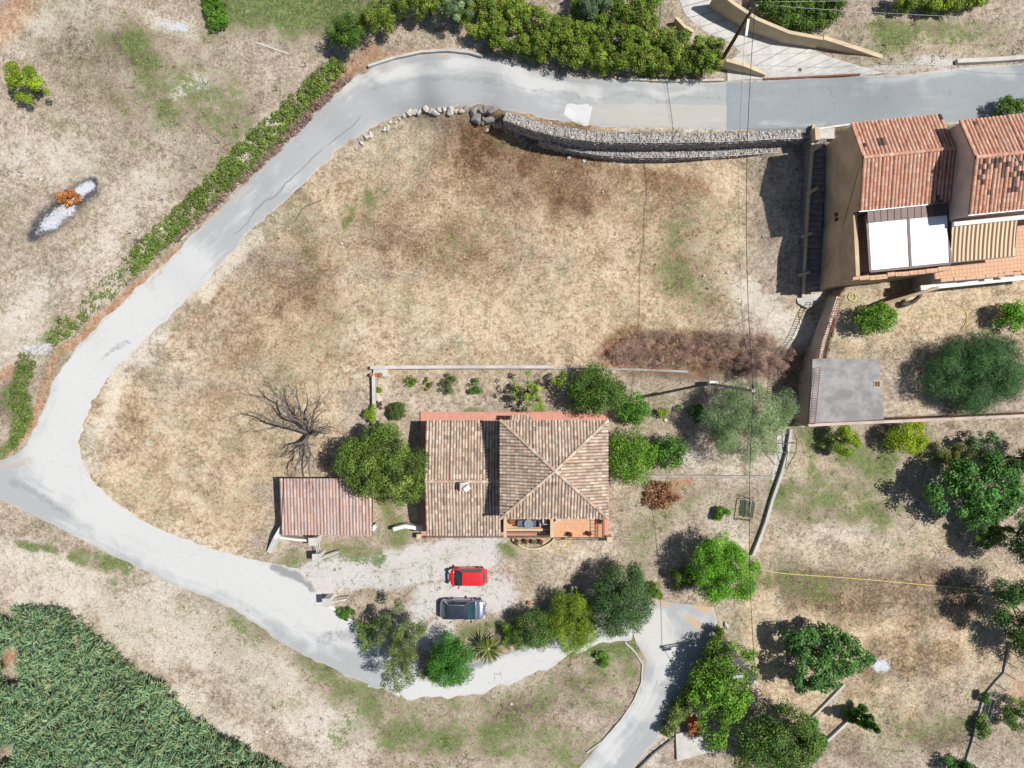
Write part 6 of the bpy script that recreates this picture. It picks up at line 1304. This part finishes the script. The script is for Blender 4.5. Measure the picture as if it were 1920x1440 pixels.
# ============================================================= CARS
def car(label, L, wd, hgt, paintm, roofm, loc, rz, hood, wsx, roof0, roof1, rearx, hatch, rails=False, round_=1.):
    """car pointing along +x; x from -L/2 (tail) to L/2 (nose); rest as x positions"""
    e = empty('parked_car', loc, rz, label, 'car'); hw = wd/2; belt = hgt*.60
    st = [(-L/2,.62,.50,belt*.82),(-L/2+.08,.82,.42,belt*.94),(-L/2+.25,.97,.30,belt),(-L*.25,1,.24,belt),(0,1,.22,belt),(wsx-.1,1,.24,belt*.985),(wsx+.25,.99,.26,belt*.95),(L/2-.55,.96,.30,hood*.98),(L/2-.28,.90*round_,.34,hood*.90),(L/2-.08,.76*round_,.40,hood*.72),(L/2,.60*round_,.45,hood*.55)]
    xs_ = []; S_ = []
    for (a, c) in zip(st[:-1], st[1:]):
        for k in range(4): q = k/4; S_.append(tuple(a[i]+(c[i]-a[i])*q for i in range(4)))
    S_.append(st[-1]); V = []; F = []
    for x, f, zb, zt in S_:
        w_ = hw*f
        for (yy, zz) in ((-.92,zb),(-1,zb+.12),(-1.0,zb+(zt-zb)*.55),(-.97,zb+(zt-zb)*.8),(-.90,zt-.03),(-.80,zt+.0),(-.45,zt+.025),(0,zt+.035),(.45,zt+.025),(.80,zt),(.90,zt-.03),(.97,zb+(zt-zb)*.8),(1.0,zb+(zt-zb)*.55),(1,zb+.12),(.92,zb)): V.append((x, w_*yy, zz))
    m = 15
    for i in range(len(S_)-1):
        for j in range(m-1): a = i*m+j; F.append((a, a+m, a+m+1, a+1))
    bm = MB(); bm.v = V; bm.f = F+[tuple(range(m))[::-1][::-1], tuple((len(S_)-1)*m+j for j in range(m))[::-1]]; bm.m = [0]*len(bm.f); o = bm.build('body', paintm, e, smooth=True)
    # wheel arches and wheels
    for sx in (-1, 1):
        for sy in (-1, 1):
            x = sx*L*.31; r = .31
            b = MB()
            b.tube([(x,sy*(hw-.21),r),(x,sy*(hw+.012),r)], r, 22); wh = b.build('wheel', M['rubber'], e, smooth=False)
            b = MB(); b.tube([(x,sy*(hw-.02),r),(x,sy*(hw+.022),r)], r*.62, 14); b.build('rim', M['galv'], wh)
            b = MB(); pts = [(x+(r+.05)*math.cos(a), sy*(hw-.005), r+(r+.05)*math.sin(a)) for a in np.linspace(0, math.pi, 12)]; b.tube(pts, .035, 5); b.build('wheel_arch', M['black'], e)
    # greenhouse
    gb = hw*.92; gt = hw*.74; zr = hgt
    def quadpatch(p00, p10, p11, p01, nu, nv, bul, name, mat, inset=0, lift=0):
        V = []; F = []; p = [Vector(q) for q in (p00,p10,p11,p01)]; N = ((p[1]-p[0]).cross(p[3]-p[0])).normalized()
        for j in range(nv+1):
            for i in range(nu+1):
                u = inset+(1-2*inset)*i/nu; v = inset+(1-2*inset)*j/nv; q = (p[0]*(1-u)+p[1]*u)*(1-v)+(p[3]*(1-u)+p[2]*u)*v
                V.append(tuple(q+N*(bul*(math.sin(math.pi*u)*.7+math.sin(math.pi*v)*.3)+lift)))
        for j in range(nv):
            for i in range(nu): a = j*(nu+1)+i; F.append((a, a+1, a+nu+2, a+nu+1))
        b = MB(); b.v = V; b.f = F; b.m = [0]*len(F); return b.build(name, mat, e, smooth=True)
    fb, rb = wsx+.12, rearx; ft, rt = roof0, roof1
    c = [(fb,-gb,belt-.02),(fb,gb,belt-.02),(rb,gb,belt-.02),(rb,-gb,belt-.02)]; d = [(ft,-gt,zr-.06),(ft,gt,zr-.06),(rt,gt,zr-.06),(rt,-gt,zr-.06)]
    quadpatch(c[0], c[1], d[1], d[0], 8, 4, .10, 'windscreen_frame', M['black']); quadpatch(c[0], c[1], d[1], d[0], 8, 4, .10, 'windscreen', M['glass'], .07, .012)
    quadpatch(c[2], c[3], d[3], d[2], 8, 4, .05, 'hatch_frame', hatch); quadpatch(c[2], c[3], d[3], d[2], 8, 4, .05, 'rear_window', M['glass'], .13, .012)
    quadpatch(c[1], c[2], d[2], d[1], 8, 4, .02, 'side_pillar', paintm); quadpatch(c[3], c[0], d[0], d[3], 8, 4, .02, 'side_pillar', paintm)
    quadpatch(c[1], c[2], d[2], d[1], 8, 4, .02, 'side_window', M['glass'], .1, .012); quadpatch(c[3], c[0], d[0], d[3], 8, 4, .02, 'side_window', M['glass'], .1, .012)
    # roof panel: rounded, bulged
    nx_, ny_ = 12, 10; V = []; F = []
    for i in range(nx_+1):
        for j in range(ny_+1):
            u = i/nx_; v = j/ny_*2-1; x = rt+(ft-rt)*u; ed = 1-.06*(2*u-1)**4; V.append((x+.03*(2*u-1)*(1-v*v), v*gt*1.03*ed, zr-.065+.065*(1-v**4)*(1-.6*(2*u-1)**6)))
    for i in range(nx_):
        for j in range(ny_): a = i*(ny_+1)+j; F.append((a, a+ny_+1, a+ny_+2, a+1))
    b = MB(); b.v = V; b.f = F; b.m = [0]*len(F); b.build('roof', roofm, e, smooth=True)
    if rails:
        for sy in (-1,1): MB().tube([(rt+.15,sy*gt*.9,zr+.0),(rt+.3,sy*gt*.93,zr+.05),(ft-.35,sy*gt*.93,zr+.05),(ft-.2,sy*gt*.9,zr)], .03, 6).build('roof_rail', M['silver'], e, smooth=True)
    for sy in (-1,1):
        b = MB(); b.box((wsx-.25,sy*(hw+.10),belt+.08), (.14,.24,.16)); b.build('wing_mirror', M['black'] if rails else paintm, e, bevel=.03)
        b = MB(); b.box((L/2-.22,sy*hw*.70,hood*.80), (.34,.28,.12), sy*-.5); b.build('headlight', M['lamp'], e, bevel=.03)
        b = MB(); b.box((-L/2+.10,sy*hw*.66,belt*.80), (.12,.2,.22)); b.build('tail_light', M['red'], e, bevel=.02)
    MB().box((-L/2-.02,0,.5), (.14,wd*.8,.22)).build('rear_bumper', M['black'] if rails else paintm, e, bevel=.04); MB().box((L/2-.06,0,.42), (.16,wd*.62,.2)).build('front_bumper', M['black'], e, bevel=.04)
    MB().box((L/2+.01,0,.55), (.03,.5,.11)).build('number_plate', M['white'], e)
    b = MB(); b.tube([(fb+.02,-.5,belt+.0),(fb-.12,.05,belt+.14)], .012, 4); b.tube([(fb+.02,.1,belt+.0),(fb-.12,.62,belt+.14)], .012, 4); b.build('wiper', M['black'], e)
    return e
q = W(876,1082,.8); car('small bright red car parked with its nose towards the road', 3.55, 1.62, 1.62, M['red'], M['red'], (q.x,q.y,t(q.x,q.y)), R(180.5), .98, 1.02, .42, -1.42, -1.66, M['red'])
q = W(868,1143,.8); car('silver grey car with a dark navy roof parked below the red one', 4.25, 1.84, 1.60, M['silver'], M['navy'], (q.x,q.y,t(q.x,q.y)), R(-.5), 1.02, 1.02, .38, -1.45, -1.85, M['black'], rails=True, round_=.97)
print('objects', len(bpy.data.objects), 'faces', sum(len(o.data.polygons) for o in bpy.data.objects if o.type == 'MESH'))
